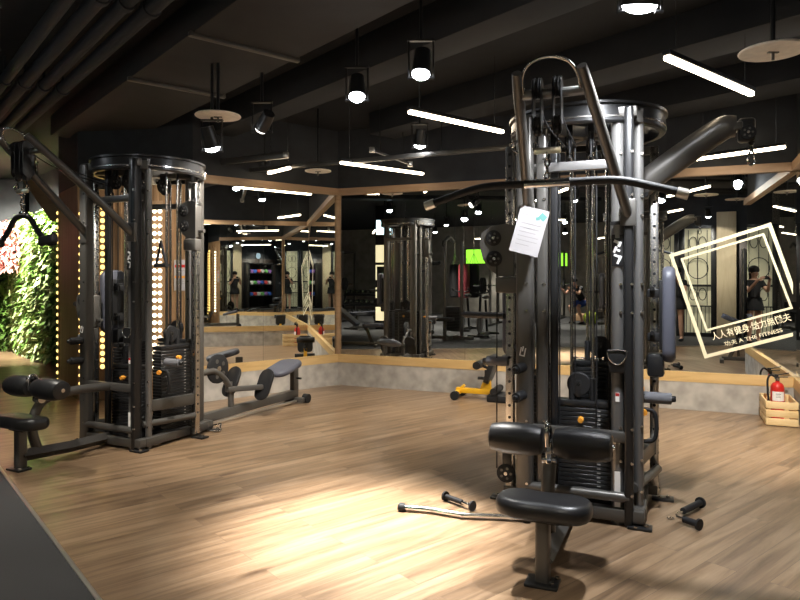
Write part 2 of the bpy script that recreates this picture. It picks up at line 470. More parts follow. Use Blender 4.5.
for x, y, a in HT:
    led_tube((x, y), a, 1.25, 'LED tube over the exercise hall, seen only in the mirrors', 2.66, 'LED tubes seen in mirrors')

def spotlamp(pos, aim, power, label, size=75, blend=.6, col=(1, .93, .82), lens='lamp', r=.056, light=True, group='ceiling spotlights', rad=.04):
    t = thing('ceiling_spotlight', label, 'lamp', pos, 0, group)
    d = (Vector(aim)-Vector(pos)).normalized()
    m = MB(); m.cyl(-d*.15, d*.012, r*.9, r*1.1, 20); m.build('lamp_can', 'frame_bk', t)
    m = MB(); m.lathe([(0, .0), (r*1.0, .0), (r*.98, .008), (r*.8, .022), (r*.45, .032), (0, .036)], d*.012, d*1.012, 24); m.build('lens', lens, t)
    m = MB()
    for sx in (-1, 1): m.bar((sx*(r+.022), 0, -.05), (sx*(r+.022), 0, .2), .012, .006, .001)
    m.box((0, 0, .2), (2*r+.06, .03, .012)); m.cyl((0, 0, .2), (0, 0, CH-pos[2]), .012, None, 10)
    for sx in (-1, 1): m.cyl((sx*(r-.01), 0, -.04), (sx*(r+.03), 0, -.04), .01, None, 8)
    m.build('bracket', 'frame_bk', t)
    if light:
        l = bpy.data.lights.new('spot_beam', 'SPOT'); l.energy = power; l.color = col; l.spot_size = R(size); l.spot_blend = blend; l.shadow_soft_size = rad
        o = bpy.data.objects.new('spot_beam', l); C.objects.link(o); o.parent = t
        o.location = d*.075; o.rotation_euler = d.to_track_quat('-Z', 'Y').to_euler()
    return t
spotlamp(mid(421, 72, 2.70), (-.10, 3.45, 0), 1400, 'lit spotlight higher of the two in front of the broad duct', 42, 1.0, (1, .96, .90))
spotlamp(mid(357, 95, 2.70), (-.30, 3.75, 0), 1400, 'lit spotlight lower of the two in front of the broad duct', 42, 1.0, (1, .96, .90))
spotlamp(mid(640, 3, 2.70), (1.1, 3.9, .2), 330, 'dazzling spotlight at top edge above the main cable tower', 100, .6, (.93, .96, 1.0), r=.08)
spotlamp(mid(212, 146, 2.42), (-1.0, 5.9, 0), 230, 'lit spotlight hanging under the pale round disc by the duct', 80)
spotlamp(mid(262, 127, 2.62), (-2.6, 7.1, .9), 330, 'black can spotlight beside the broad duct pointing down', 80, lens='lamp_dim', r=.055)
spotlamp((-3.3, 5.1, 2.7), (-2.6, 5.3, 0), 130, 'spotlight above the left cable tower, seen in the far mirror', 80)
spotlamp((-2.3, 3.6, 2.7), (-2.0, 4.2, 0), 180, 'spotlight in front of the left tower seat, seen in mirrors', 80)
spotlamp((2.72, 4.25, 2.7), (3.2, 6.1, .6), 480, 'added spotlight by the right mirror wall brightening the mirror decal', 95)  # lamp added outside the view to brighten the decal
spotlamp((1.2, 6.6, 2.7), (1.3, 7.0, 0), 150, 'spotlight behind the main tower near the far mirror', 90)
spotlamp((.2, 6.6, 2.75), (.0, 7.3, .2), 120, 'spotlight near far mirror in front of the corner post', 90)
for x, y, p in ((-5.2, 1.2, 520), (-7.2, -.6, 520), (-4.6, -3.6, 600), (-1.6, -5.0, 420), (-.2, .9, 170), (-2.6, -.2, 300), (-8.6, 2.6, 480), (-7.6, -5.2, 480), (-9.6, -2.0, 400)):
    spotlamp((x, y, 2.75), (x, y, 0), p, 'small spotlight added to light the hall, seen only in the mirrors', 100, group='added hall spotlights')  # extra lamps added to light the reflected hall
# lamps added to brighten the planted wall
for k, (x, y, ax, ay, lb) in enumerate(((-5.6, 9.9, -6.7, 11.8, 'added lamp nearest the wood wall brightening the green plant wall'),
                                  (-6.9, 10.7, -7.3, 12.3, 'added lamp farther along brightening the green plant wall'))):
    spotlamp((x, y, 2.95), (ax, ay, 1.2), 1250, lb, 95, col=(1, .96, .80), group='added plant wall lamps')

def disc(c, z, d, label):
    t = thing('ceiling_disc', label, 'disc', (c[0], c[1], z), 0, 'pale round discs under ceiling')
    m = MB(); m.lathe([(0, -.006), (d/2-.004, -.006), (d/2, 0), (d/2-.004, .006), (0, .006)], (0, 0, 0), (0, 0, 1), 40); m.build('plate', 'disc', t)
    m = MB(); m.cyl((0, 0, .006), (0, 0, CH-z), .012, None, 10); m.build('stem', 'frame_bk', t)
    m = MB(); m.bar((-.03, 0, -.006), (.03, 0, -.006), .02, .012, .002); m.cyl((0, 0, -.05), (0, 0, 0), .008, None, 8); m.build('bracket', 'frame', t)
disc(mid(218, 116, 2.65), 2.65, .35, 'pale round disc hung between broad duct and left tower')
disc(mid(773, 51, 2.65), 2.65, .35, 'pale round disc at top right beyond the LED tube')
disc(mid(318, 171, 2.60), 2.60, .30, 'pale round disc close in front of the left mirror trim')
disc(uv(5.0, 4.2), 2.65, .35, 'pale round disc by the right mirror wall, seen in mirrors')

# track rails under the ceiling
def rail(a, b, label, rr=.02):
    a, b = Vector(a), Vector(b); c = (a+b)/2
    t = thing('lighting_rail', label, 'rail', c, 0, 'lighting rails')
    m = MB(); m.bar(a-c, b-c, rr*2, rr*2.2, .003); m.build('bar', 'frame', t)
    for q in (a, b):
        m = MB(); m.box(q-c, (.06, .05, .06), None, .006); m.build('end_cap', 'alu', t)
    for k in (.2, .8):
        q = a.lerp(b, k)-c
        m = MB(); m.cyl(q, (q.x, q.y, CH-c.z), .006, None, 8); m.build('hanger', 'frame_bk', t)
rail(mid(208, 174, 2.66)+r_*.12, mid(512, 147, 2.66), 'long grey lighting rail running along in front of the far mirrors')
rail(mid(186, 166, 2.72), mid(286, 155, 2.72), 'short dark lighting rail right of the left tower ring', .03)
rail(mid(372, 150, 2.78), mid(410, 164, 2.70), 'short grey rail with square end caps over the corner mirror tube', .012)

# ------------------------------------------------------------------ weight stacks, pulleys
def zrot(a): return Matrix.Rotation(a, 4, 'Z')
_pl = {}
def weight_stack(root, cx, cy, rot, n, pulley=True, pin=True):
    st = bpy.data.objects.new('weight_stack', None); C.objects.link(st); st.parent = root
    st.location = (cx, cy, 0); st.rotation_euler.z = rot
    z = .12
    for k in range(n):
        if 'p' not in _pl:
            m = MB().use('plate'); m.box((0, 0, 0), (.34, .10, .0235), None, .003, 1)
            m.use('frame_bk').cyl((0, -.0505, 0), (0, -.0485, 0), .007, None, 10)
            m.use('ink').box((.10, -.0503, 0), (.02, .0012, .008))
            o = m.build('weight_plate', None, st); _pl['p'] = o
        else: o = copy_mesh(_pl['p'], st)
        o.location = (0, 0, z+.012); z += .0262
    m = MB(); m.box((0, 0, .06), (.36, .12, .1), None, .006); m.box((0, 0, .115), (.30, .10, .012)); m.build('stack_base', 'frame_bk', st)
    m = MB(); m.box((0, 0, z+.022), (.34, .10, .036), None, .008)
    m.cyl((-.02, 0, z+.03), (-.02, 0, z+.13), .012); m.box((-.02, 0, z+.10), (.05, .03, .07), None, .004); m.build('head_plate', 'frame_bk', st)
    if pulley:
        m = MB().use('rubber'); m.lathe([(.012, -.016), (.066, -.016), (.07, -.012), (.062, 0), (.07, .012), (.066, .016), (.012, .016)], (-.02, 0, z+.135), (-.02, 1, z+.135), 28)
        m.use('steel').cyl((-.02, -.024, z+.135), (-.02, .024, z+.135), .012)
        m.use('frame_bk')
        for sy in (-.022, .022): m.box((-.02, sy, z+.11), (.03, .004, .10), None, .001)
        m.build('pulley', None, st)
    for sx in (-.062, .062):
        m = MB(); m.cyl((sx, 0, .1), (sx, 0, 2.30), .0105, None, 14); m.build('guide_rod', 'chrome', st)
        m = MB(); m.cyl((sx, 0, z+.04), (sx, 0, z+.17), .019, None, 14); m.build('buffer', 'rubber', st)
    if pin:
        zp = .12+.0262*(n-3)+.012
        m = MB().use('orange').lathe([(0, .045), (.014, .045), (.019, .03), (.019, .012), (.008, .006), (.006, -.05), (0, -.05)][::-1], (.0, -.055, zp), (.0, -1.055, zp), 16)
        m.build('selector_pin', None, st)
    return z

def pulley_disc(m, c, ax, r, w=.022):
    c, ax = Vector(c), Vector(ax).normalized()
    m.use('rubber').lathe([(.01, -w/2), (r*.94, -w/2), (r, -w*.38), (r*.86, 0), (r, w*.38), (r*.94, w/2), (.01, w/2)], c, c+ax, 26)
    m.use('steel').cyl(c-ax*(w/2+.006), c+ax*(w/2+.006), r*.2, None, 12)
    for k in range(5):
        a = 2*PI*k/5
        u = ax.cross(Vector((0, 0, 1))).normalized(); v = ax.cross(u)
        q = c+(u*math.cos(a)+v*math.sin(a))*r*.55
        m.use('frame').cyl(q-ax*(w/2+.002), q+ax*(w/2+.002), r*.15, None, 10)

def chain_links(m, p0, p1, n, rr=.0035, a=.013, b=.009):
    p0, p1 = Vector(p0), Vector(p1); d = p1-p0; step = d/n; L = step.length*.62
    d.normalize()
    x = Vector((1, 0, 0)) if abs(d.x) < .8 else Vector((0, 1, 0))
    x = (x-d*x.dot(d)).normalized(); y = d.cross(x)
    for k in range(n):
        c = p0+step*(k+.5); s = x if k % 2 else y
        m.tube([c+s*b*math.cos(t)+d*L*math.sin(t) for t in [2*PI*i/12 for i in range(12)]], rr, 6, 0, True)

# ------------------------------------------------------------------ the cable towers
def carriage(root, x, y, z, side, mat='frame'):
    c = bpy.data.objects.new('pulley_carriage', None); C.objects.link(c); c.parent = root; c.location = (x, y, z)
    s = side
    out = [(s*.045, .15), (s*.0, .165), (-s*.10, .15), (-s*.165, .11), (-s*.18, .04), (-s*.155, -.06), (-s*.11, -.125), (-s*.05, -.165), (s*.045, -.165)]
    if s < 0: out = out[::-1]
    for yy in (-.045, .03):
        m = MB(); m.prism(out, .008, XZ((0, yy, 0)), .002, 1); m.build('side_plate', mat, c)
    for px, pz in ((-s*.085, .075), (-s*.08, -.055)):
        m = MB(); pulley_disc(m, (px, -.052, pz), (0, 1, 0), .05, .018); pulley_disc(m, (px, -.008, pz), (0, 1, 0), .058, .024); m.build('pulley', None, c)
    m = MB().use(mat); m.box((0, 0, -.02), (.085, .085, .28), None, .008); m.box((s*.0, -.04, -.22), (.14, .07, .10), None, .012)
    m.use('frame').cyl((s*.04, 0, -.1), (s*.10, 0, -.1), .016)
    m.build('sleeve', None, c)
    return c

def perforated_post(root, x, y, z1=2.22):
    m = MB().use('steel').box((x, y, (z1+.03)/2), (.052, .052, z1-.03), None, .006)
    m.use('rubber')
    for k in range(27):
        z = .22+k*.075
        m.cyl((x, y-.0272, z), (x, y-.025, z), .009, None, 12)
        m.cyl((x+.025, y, z), (x+.0272, y, z), .009, None, 12); m.cyl((x-.0272, y, z), (x-.025, y, z), .009, None, 12)
    return m.build('adjustment_post', None, root)

def cable_tower(O, label, arm=True, row=False, zl=1.57, zr=None, pads=(1, -1), ang=AF, be=0.0, sy=0.0):
    root = thing('cable_tower', label, 'gym machine', O, ang, 'multi-station cable towers')
    fr = 'frame'
    made = []
    def part(m, n, mat=None, p=root): made.append(m.build(n, mat, p)); return made[-1]
    # base
    m = MB()
    for y in (-.384, .384): m.bar((-.36, y, .06), (.36, y, .06), .07, .07, .008)
    for x in (-.33, .33): m.bar((x, -.36, .06), (x, .36, .06), .07, .07, .008)
    m.bar((-.33, .0, .06), (.33, .0, .06), .07, .05, .006)
    m.bar((.33, .15, .06), (.42, .15, .06), .06, .06, .006); m.bar((-.33, -.2, .06), (-.48, -.2, .06), .06, .06, .006)
    m.cyl((-.30, -.40, .16), (.28, -.40, .16), .028); m.cyl((.30, -.34, .2), (.42, .12, .2), .026)
    m.bar((.30, -.3, .34), (.39, .15, .34), .05, .09, .006)
    part(m, 'base_frame', fr)
    for x, y, dx, dy in ((-.34, -.384, -.06, -.03), (.30, -.384, .07, -.04), (.33, .384, .07, .04), (-.33, .384, -.07, .04), (.42, .15, .06, .0), (-.47, -.2, -.05, -.02)):
        m = MB().use('frame_bk').box((x+dx*.5, y+dy*.5, .008), (.13, .09, .016), None, .006)
        m.use('steel').cyl((x+dx, y+dy, .014), (x+dx, y+dy, .03), .013, None, 6); m.cyl((x+dx*.2, y+dy-.02, .014), (x+dx*.2, y+dy-.02, .024), .01, None, 6)
        part(m, 'foot_plate')
    # uprights
    def upright(x, y, w, d, mat, round_=False, z0=.0, z1=2.36, bolts=True):
        m = MB().use(mat)
        if round_: m.cyl((x, y, z0), (x, y, z1), w, None, 24)
        else: m.box((x, y, (z0+z1)/2), (w, d, z1-z0), None, min(w, d)*.3, 3)
        if bolts:
            m.use('steel')
            yy = y-(w if round_ else d/2)
            for z in (.18, .36, .55, 1.2, 1.36, 1.75, 1.86, 2.1): m.cyl((x+.018, yy-.004, z), (x+.018, yy+.006, z), .009, None, 6)
        part(m, 'upright')
    upright(-.31, -.384, .10, .085, fr); (not row) and upright(-.215, -.350, .066, .066, fr)
    upright(.215, -.355, .037, 0, 'frame_lt', True); upright(.277, -.384, .05, .085, 'frame_bk', z0=0); upright(.325, -.300, .026, 0, 'frame_lt', True)
    upright(-.150, -.30, .046, .046, 'frame_bk', bolts=False)
    upright(-.30, .22, .08, .08, fr); upright(.235, .36, .08, .08, fr); upright(.17, .30, .03, 0, 'frame_lt', True)
    upright(.30, .24, .05, .05, fr); upright(-.37, .12, .05, .05, fr)
    perforated_post(root, -.44, -.2); perforated_post(root, .40, .15)
    for z in (2.2, .12):
        m = MB(); m.bar((-.45, -.2, z), (-.36, -.1, z), .04, .05, .005); part(m, 'post_bracket', fr)
        m = MB(); m.bar((.40, .15, z), (.33, .15, z), .04, .05, .005); part(m, 'post_bracket', fr)
    # sleeve and collar of the front column, emblem and labels
    m = MB().use('frame_lt').cyl((.215, -.355, 1.62), (.215, -.355, 1.70), .043, None, 24); m.use('frame_bk').cyl((.215, -.355, 1.695), (.215, -.355, 1.715), .045, None, 24)
    part(m, 'collar')
    m = MB().use('frame_bk'); m.box((.215, -.394, 1.55), (.062, .004, .18), None, .001); m.use('white')
    for dx, z, w, h in ((-.006, 1.60, .026, .016), (.012, 1.585, .016, .03), (-.012, 1.555, .014, .036), (.006, 1.55, .018, .012), (-.004, 1.52, .03, .012), (.014, 1.505, .014, .03), (.004, 1.482, .012, .018)):
        m.box((.215+dx, -.3965, z), (w, .002, h), Matrix.Rotation(.4, 3, 'Y'))
    part(m, 'emblem')
    m = MB().use('white').box((.215, -.393, .20), (.032, .004, .20)); part(m, 'warning_label')
    m = MB().use('white').box((.215, -.393, .72), (.022, .004, .05)); m.use('red').box((.215, -.3945, .735), (.02, .002, .018)); part(m, 'warning_label')
    m = MB().use('white')
    for dx, z, w, h in ((-.018, .96, .007, .05), (-.004, .975, .007, .03), (.008, .957, .007, .045), (-.008, .935, .03, .007)): m.box((-.31+dx, -.4275, z), (w, .002, h), Matrix.Rotation(.2, 3, 'Y'))
    part(m, 'maker_mark')
    # top ring and beams
    m = MB().use('frame_bk').lathe([(.43, 2.275), (.46, 2.275), (.47, 2.285), (.465, 2.375), (.48, 2.38), (.48, 2.395), (.43, 2.395), (.43, 2.275)], (0, 0, 0), (0, 0, 1), 56)
    m.use('steel').lathe([(.467, 2.300), (.473, 2.303), (.473, 2.312), (.467, 2.315)], (0, 0, 0), (0, 0, 1), 56)
    part(m, 'top_ring')
    m = MB()
    m.bar((-.33, -.35, 2.31), (.33, .35, 2.31), .06, .07, .006); m.bar((-.33, .35, 2.31), (.33, -.35, 2.31), .06, .07, .006)
    m.bar((-.34, -.384, 2.33), (.32, -.384, 2.33), .05, .06, .006); m.bar((-.34, .30, 2.33), (.30, .36, 2.33), .05, .06, .006)
    part(m, 'top_beam', fr)
    m = MB(); m.bar((-.30, -.335, 2.05), (.29, -.335, 2.05), .05, .055, .008); part(m, 'cross_beam', 'frame_lt')
    for z in (2.05,): m = MB(); m.bar((-.30, .24, z), (.24, .36, z), .04, .05, .006); part(m, 'cross_beam', fr)
    for x, y, z in ((-.06, -.3, 2.20), (.06, -.28, 2.20), (-.10, -.1, 2.18), (.10, .06, 2.2), (.0, .18, 2.2), (.14, -.2, 2.2)):
        m = MB(); pulley_disc(m, (x, y, z), (1, .15, 0), .062, .024); m.use('frame_bk').box((x, y, z+.06), (.036, .03, .10), None, .003); part(m, 'pulley')
    for x, y, z0, z1 in ((-.122, -.28, .5, 2.2), (-.03, -.3, .8, 2.2), (.09, -.27, .3, 2.2), (-.10, .1, .3, 2.2), (.12, .1, .4, 2.2), (.0, .24, .9, 2.2), (-.19, -.27, .2, 2.2), (.16, -.25, .3, 2.1)):
        m = MB(); m.cyl((x, y, z0), (x, y, z1), .0042, None, 8); part(m, 'cable', 'rubber')
    for x in (-.055, .065):
        m = MB().use('chrome')
        m.tube([(x+.016*math.cos(t), -.34, 2.085+.03*math.sin(t)) for t in [2*PI*i/12 for i in range(12)]], .004, 6, 0, True)
        m.use('rubber').cyl((x, -.34, 2.10), (x, -.34, 2.24), .004, None, 8); m.use('chrome').cyl((x, -.34, 2.03), (x, -.34, 2.06), .011, None, 10)
        part(m, 'cable_end')
    # weight stacks
    weight_stack(root, 0, -.2, 0, 19); weight_stack(root, .04, .27, PI, 26); weight_stack(root, .245, .03, PI/2, 25); weight_stack(root, -.26, .05, -PI/2, 25)
    # pulldown boom
    bs = len(made)
    for pts in ([(-.285, -.40, 1.76), (-.25, -.70, 2.06), (-.222, -.98, 2.335), (-.214, -1.06, 2.41)], [(.275, -.41, 1.74), (.19, -.70, 2.06), (.118, -.98, 2.335), (.098, -1.06, 2.41)]):
        m = MB(); m.tube(pts, [.028, .028, .028, .024], 18, 5); part(m, 'boom_arm', fr)
    m = MB(); m.tube([(-.196, -.985, 2.325), (-.192, -1.03, 2.385), (-.165, -1.065, 2.43), (-.115, -1.085, 2.455), (-.06, -1.09, 2.463), (-.005, -1.085, 2.455), (.045, -1.065, 2.43), (.075, -1.03, 2.385), (.085, -.985, 2.325)], .0085, 12, 5)
    part(m, 'boom_hoop', 'steel')
    for x in (-.285, .275): m = MB(); m.box((x, -.425, 1.76), (.085, .03, .15), None, .006); part(m, 'boom_bracket', fr)
    m = MB(); m.cyl((-.215, -.96, 2.32), (.10, -.96, 2.32), .024, None, 18); part(m, 'boom_crossbar', 'frame_lt')
    for x in (-.125, -.027):
        m = MB().use('frame_bk')
        for dx in (-.02, .02): m.prism(stadium(.075, .27), .006, YZ((x+dx, -.985, 2.26)), .002, 1)
        pulley_disc(m, (x, -.985, 2.345), (1, 0, 0), .052, .026); pulley_disc(m, (x, -.985, 2.17), (1, 0, 0), .034, .026)
        m.use('frame_bk').ball((x, -.985, 2.125), .024, 12)
        part(m, 'pulley_housing')
        m = MB(); m.cyl((x, -.985, 2.125), (x, -.985, 2.07), .004, None, 8); m.tube([(x, -.95, 2.35), (x-.01, -.7, 2.24), (x*.6, -.36, 2.16)], .004, 8, 4); part(m, 'cable', 'rubber')
    m = MB().use('chrome').tube([(-.235, -.93, 2.04), (-.262, -.93, 2.06), (-.262, -.93, 2.09), (-.235, -.93, 2.10)], .006, 8, 4); part(m, 'side_hook')
    m = MB().use('brass').box((-.077, -.985, 2.03), (.135, .012, .034), None, .012)
    m.use('chrome')
    for x in (-.135, -.02):
        m.tube([(x+.013*math.cos(t), -.985, 2.052+.024*math.sin(t)) for t in [2*PI*i/12 for i in range(12)]], .004, 6, 0, True)
    chain_links(m, (-.077, -.985, 2.02), (-.077, -.985, 1.885), 4, .0045, .015, .012)
    part(m, 'cable_yoke')
    if be:
        for ch in made[bs:]:
            if ch.name.startswith('boom_bracket'): continue
            for v in ch.data.vertices:
                if v.co.y < -.40: v.co.y = -.40+(v.co.y+.40)*(1+be)
    # seat and thigh rollers
    ss = len(made)
    m = MB(); m.box((-.05, -1.255, .15), (.062, .085, .30), None, .014, 3); m.tube([(-.05, -1.25, .10), (-.05, -.8, .075), (-.05, -.38, .07)], .045, 4, 0); part(m, 'seat_post', fr)
    m = MB().use('frame_bk').box((-.05, -1.27, .008), (.15, .12, .016), None, .006); m.use('steel').cyl((-.005, -1.30, .014), (-.005, -1.30, .03), .014, None, 6); m.cyl((.01, -1.23, .014), (.01, -1.23, .026), .012, None, 6); part(m, 'foot_plate')
    out = []
    for k in range(48):
        t = 2*PI*k/48; c, s = math.cos(t), math.sin(t)
        x = .218*(abs(c)**.72)*(1 if c >= 0 else -1); y = .145*(abs(s)**.75)*(1 if s >= 0 else -1)
        y += (.035*math.exp(-(x/.09)**2) if s > 0 else .018*math.exp(-(x/.08)**2))*(-1 if s > 0 else 1)
        out.append((x, y))
    m = MB(); m.pad(out, .088, Matrix.Translation((-.05, -1.24, .345)) @ Matrix.Rotation(R(-3), 4, 'X'), .036); part(m, 'seat', 'vinyl')
    m = MB(); m.box((-.05, -1.24, .292), (.16, .12, .012)); part(m, 'seat_plate', 'frame_bk')
    m = MB(); m.tube([(-.075, -.93, .07), (-.075, -.98, .25), (-.075, -.955, .40), (-.075, -.86, .485), (-.06, -.65, .505), (.0, -.40, .50)], .034, 14, 6); part(m, 'roller_support', fr)
    m = MB().use('frame').bar((-.30, -.40, .50), (.26, -.40, .50), .05, .06, .008); part(m, 'support_beam')
    for a, b in ((-.372, -.100), (-.050, .232)):
        L = b-a
        m = MB().use('vinyl').lathe([(0, 0), (.050, 0), (.066, .008), (.072, .03), (.079, .07), (.081, L/2), (.079, L-.07), (.072, L-.03), (.066, L-.008), (.050, L), (0, L)], (a, -.96, .575), (b, -.96, .575), 36)
        m.use('rubber').cyl((a-.006, -.96, .575), (a+.002, -.96, .575), .03, None, 20)
        roller = part(m, 'thigh_roller')
    m = MB().use('chrome'); m.cyl((-.38, -.96, .575), (.24, -.96, .575), .014, None, 12)
    m.tube([(-.075, -.90, .47), (-.075, -.92, .58), (-.075, -.955, .655), (-.075, -.985, .665), (-.075, -1.01, .64), (-.075, -1.0, .56)], .014, 12, 5)
    m.cyl((-.11, -.93, .485), (-.04, -.93, .485), .03, None, 18); m.box((-.075, -.935, .52), (.03, .05, .12), None, .006)
    part(m, 'roller_bracket')
    if sy:
        for ch in made[ss:]:
            for v in ch.data.vertices:
                if v.co.y < -.45: v.co.y += (sy if ch.name.startswith(('seat', 'foot')) else -.07)*(-.45-v.co.y)/.80
    # adjustment carriages with pulleys
    carriage(root, -.45, -.2, zl, 1)
    if zr: carriage(root, .40, .15, zr, 1)
    m = MB(); pulley_disc(m, (-.46, -.235, .17), (0, 1, 0), .058, .022); m.use('frame_bk').box((-.455, -.22, .24), (.06, .03, .16), None, .006); part(m, 'floor_pulley')
    m = MB(); m.cyl((-.515, -.25, .2), (-.515, -.25, zl-.1), .0042, None, 8); part(m, 'cable', 'rubber')
    # pegs
    for a, b, rr, mt, nm in (((-.475, -.22, 1.155), (-.755, -.16, 1.155), .021, 'vinyl', 'grip_peg'), ((-.45, -.23, .87), (-.585, -.235, .87), .031, 'foam', 'foam_peg'),
                        ((-.315, -.42, .865), (-.335, -.52, .865), .030, 'rubber', 'foam_peg'), ((-.315, -.42, .70), (-.335, -.52, .70), .030, 'rubber', 'foam_peg'),
                        ((.335, -.12, .685), (.50, -.13, .685), .034, 'foam', 'foam_peg')):
        a, b = Vector(a), Vector(b); d = (b-a).normalized(); L = (b-a).length
        m = MB().use(mt).lathe([(0, 0), (rr*.95, 0), (rr, .008), (rr, L-.006), (rr*.9, L), (0, L)], a, b, 20)
        m.use('frame_bk').lathe([(0, 0), (rr*.55, 0), (rr*.55, .018), (rr*.4, .024), (0, .024)], b, b+d, 16)
        part(m, nm)
    # side pads
    for s in pads:
        m = MB().use('vinyl_gr').pad(rrect(.26, .58, .08), .075, YZ((s*.485, .03, 1.175)), .03); pd = part(m, 'side_pad')
        m = MB().use('frame_bk').box((s*.44, .03, 1.17), (.02, .14, .42), None, .004); m.build('pad_plate', None, pd)
        for z in (1.30, 1.03):
            m = MB(); m.bar((s*.36, .03, z), (s*.44, .03, z), .06, .055, .01); m.cyl((s*.39, -.03, z+.03), (s*.39, .05, z+.03), .014, None, 12); part(m, 'pad_bracket', 'frame_bk')
        m = MB(); m.box((s*.41, .06, .86), (.10, .16, .14), None, .02); part(m, 'pad_hinge', 'frame_bk')
    # loop handle beside right stack
    m = MB(); m.tube([(.33, -.16, .62), (.395, -.17, .615), (.415, -.17, .57), (.415, -.17, .48), (.395, -.17, .44), (.34, -.16, .43)], .012, 10, 5); part(m, 'loop_handle', 'rubber')
    m = MB().use('orange').lathe([(0, 0), (.016, 0), (.02, .012), (.016, .03), (0, .032)], (.345, -.20, .61), (.40, -.36, .61), 16); part(m, 'orange_pin')
    # small black pouch with pale rim on the front column
    m = MB().use('frame_bk').prism([(-.05, .06), (.05, .06), (.05, .0), (.045, -.07), (-.045, -.07), (-.05, 0)], .03, XZ((.215, -.405, .93)), .008, 2)
    m.use('steel').tube([(.215-.052, -.424, .985), (.215-.045, -.424, .945), (.215-.02, -.424, .915), (.215, -.424, .908), (.215+.02, -.424, .915), (.215+.045, -.424, .945), (.215+.052, -.424, .985)], .0045, 8, 4)
    m.tube([(.215-.052, -.424, .985), (.215, -.424, .992), (.215+.052, -.424, .985)], .003, 8, 4)
    part(m, 'pin_pouch')
    if arm:
        m = MB(); m.tube([(.28, .06, 1.93), (.42, .045, 2.04), (.58, .03, 2.15), (.74, .01, 2.255), (.80, .0, 2.28), (.845, .0, 2.28)], [.062, .062, .062, .06, .056, .05], 18, 5, False, 1.25); a = part(m, 'swing_arm', 'frame')
        m = MB().use('frame_bk').box((.90, -.005, 2.25), (.09, .075, .14), None, .02, 3); m.use('frame').box((.85, 0, 2.275), (.06, .10, .05), None, .01)
        pulley_disc(m, (.905, -.05, 2.23), (0, 1, 0), .042, .02); m.build('pulley_head', None, a)
        m = MB().use('chrome'); m.tube([(.925+.022*math.cos(t)*(.75+.25*math.sin(t+PI)), -.01, 2.09+.045*math.sin(t)) for t in [2*PI*i/16 for i in range(16)]], .006, 8, 0, True)
        m.tube([(.925+.009*math.cos(t), -.01, 2.15+.018*math.sin(t)) for t in [2*PI*i/10 for i in range(10)]], .004, 6, 0, True)
        m.use('rubber').ball((.925, -.01, 2.178), .018, 12); m.build('carabiner', None, a)
        m = MB(); m.box((.31, .07, 1.97), (.12, .12, .16), None, .015); part(m, 'arm_hinge', 'frame_bk')
    if row:
        m = MB(); m.bar((.16, .38, .075), (.23, 1.84, .10), .085, .085, .01); m.bar((.235, 1.84, .02), (.235, 1.84, .38), .06, .09, .01)
        m.bar((.10, 1.82, .04), (.38, 1.82, .04), .07, .05, .008); part(m, 'row_beam', fr)
        m = MB().use('alu').bar((.235, .5, .03), (.30, 1.9, .03), .03, .02, .003); part(m, 'seat_rail')
        m = MB(); m.pad(rrect(.30, .42, .11), .065, Matrix.Translation((.235, 1.64, .41)) @ Matrix.Rotation(R(14), 4, 'X'), .028); part(m, 'row_seat', 'vinyl_gr')
        m = MB(); m.cyl((.34, 1.88, .05), (.40, 1.88, .05), .05, None, 22); part(m, 'row_wheel', 'rubber'); m = MB(); m.cyl((.08, 1.88, .05), (.14, 1.88, .05), .05, None, 22); part(m, 'row_wheel', 'rubber'); m = MB(); m.cyl((.25, 1.85, .27), (.32, 1.85, .27), .012); part(m, 'lock_pin', 'frame_bk')
        for sx in (-.02, .40):
            m = MB().use('frame_bk').prism(rrect(.17, .33, .08), .02, Matrix.Translation((sx, 1.10, .32)) @ Matrix.Rotation(R(62), 4, 'X'), .005, 2); m.use('frame').bar((sx, 1.08, .30), (.19, .80, .30), .05, .05, .01); part(m, 'foot_board')
        m = MB(); m.tube([(.19, .42, .5), (.19, .62, .5), (.19, .82, .33), (.19, .85, .11)], .03, 12, 5); part(m, 'row_riser', fr)
        m = MB(); pulley_disc(m, (.19, .66, .52), (1, 0, 0), .14, .03); part(m, 'row_pulley')
    return root

O1 = Vector((1.18, 4.12, 0)); O2 = Vector((-2.21, 5.72, 0)); A2T = R(-26.4)
cable_tower(O1, 'graphite multi-station cable tower with padded seat standing in the foreground', True, False, 1.57, None)
cable_tower(O2, 'graphite multi-station cable tower beside the bulb-lit wood wall at left', False, True, 1.12, 1.90, (-1,), A2T, .20, .12)
def loc(O, x, y, z):
    a = A2T if O is O2 else AF; c, s = math.cos(a), math.sin(a)
    return O+Vector((c*x-s*y, s*x+c*y, z))

# lat bar hanging from the main tower
t = thing('lat_bar', 'long black curved pulldown bar hanging under the main tower arch', 'exercise bar', loc(O1, -.077, -.985, 1.868), AF)
m = MB(); m.tube([(-.60, 0, -.075), (-.50, 0, -.045), (-.38, 0, -.012), (-.28, 0, 0), (-.1, 0, 0), (.1, 0, 0), (.28, 0, 0), (.38, 0, -.012), (.50, 0, -.045), (.60, 0, -.075)], .020, 14, 5); m.build('bar', 'rubber', t)
m = MB(); m.cyl((-.11, 0, 0), (.11, 0, 0), .0225, None, 18); m.box((0, 0, .014), (.03, .012, .03), None, .004)
for s in (-1, 1): m.cyl((s*.112, 0, 0), (s*.10, 0, 0), .025, None, 18)
m.build('sleeve', 'chrome', t)
for s in (-1, 1):
    m = MB(); m.cyl((s*.595, 0, -.074), (s*.645, 0, -.09), .025, None, 18); m.build('end_cap', 'alu', t)
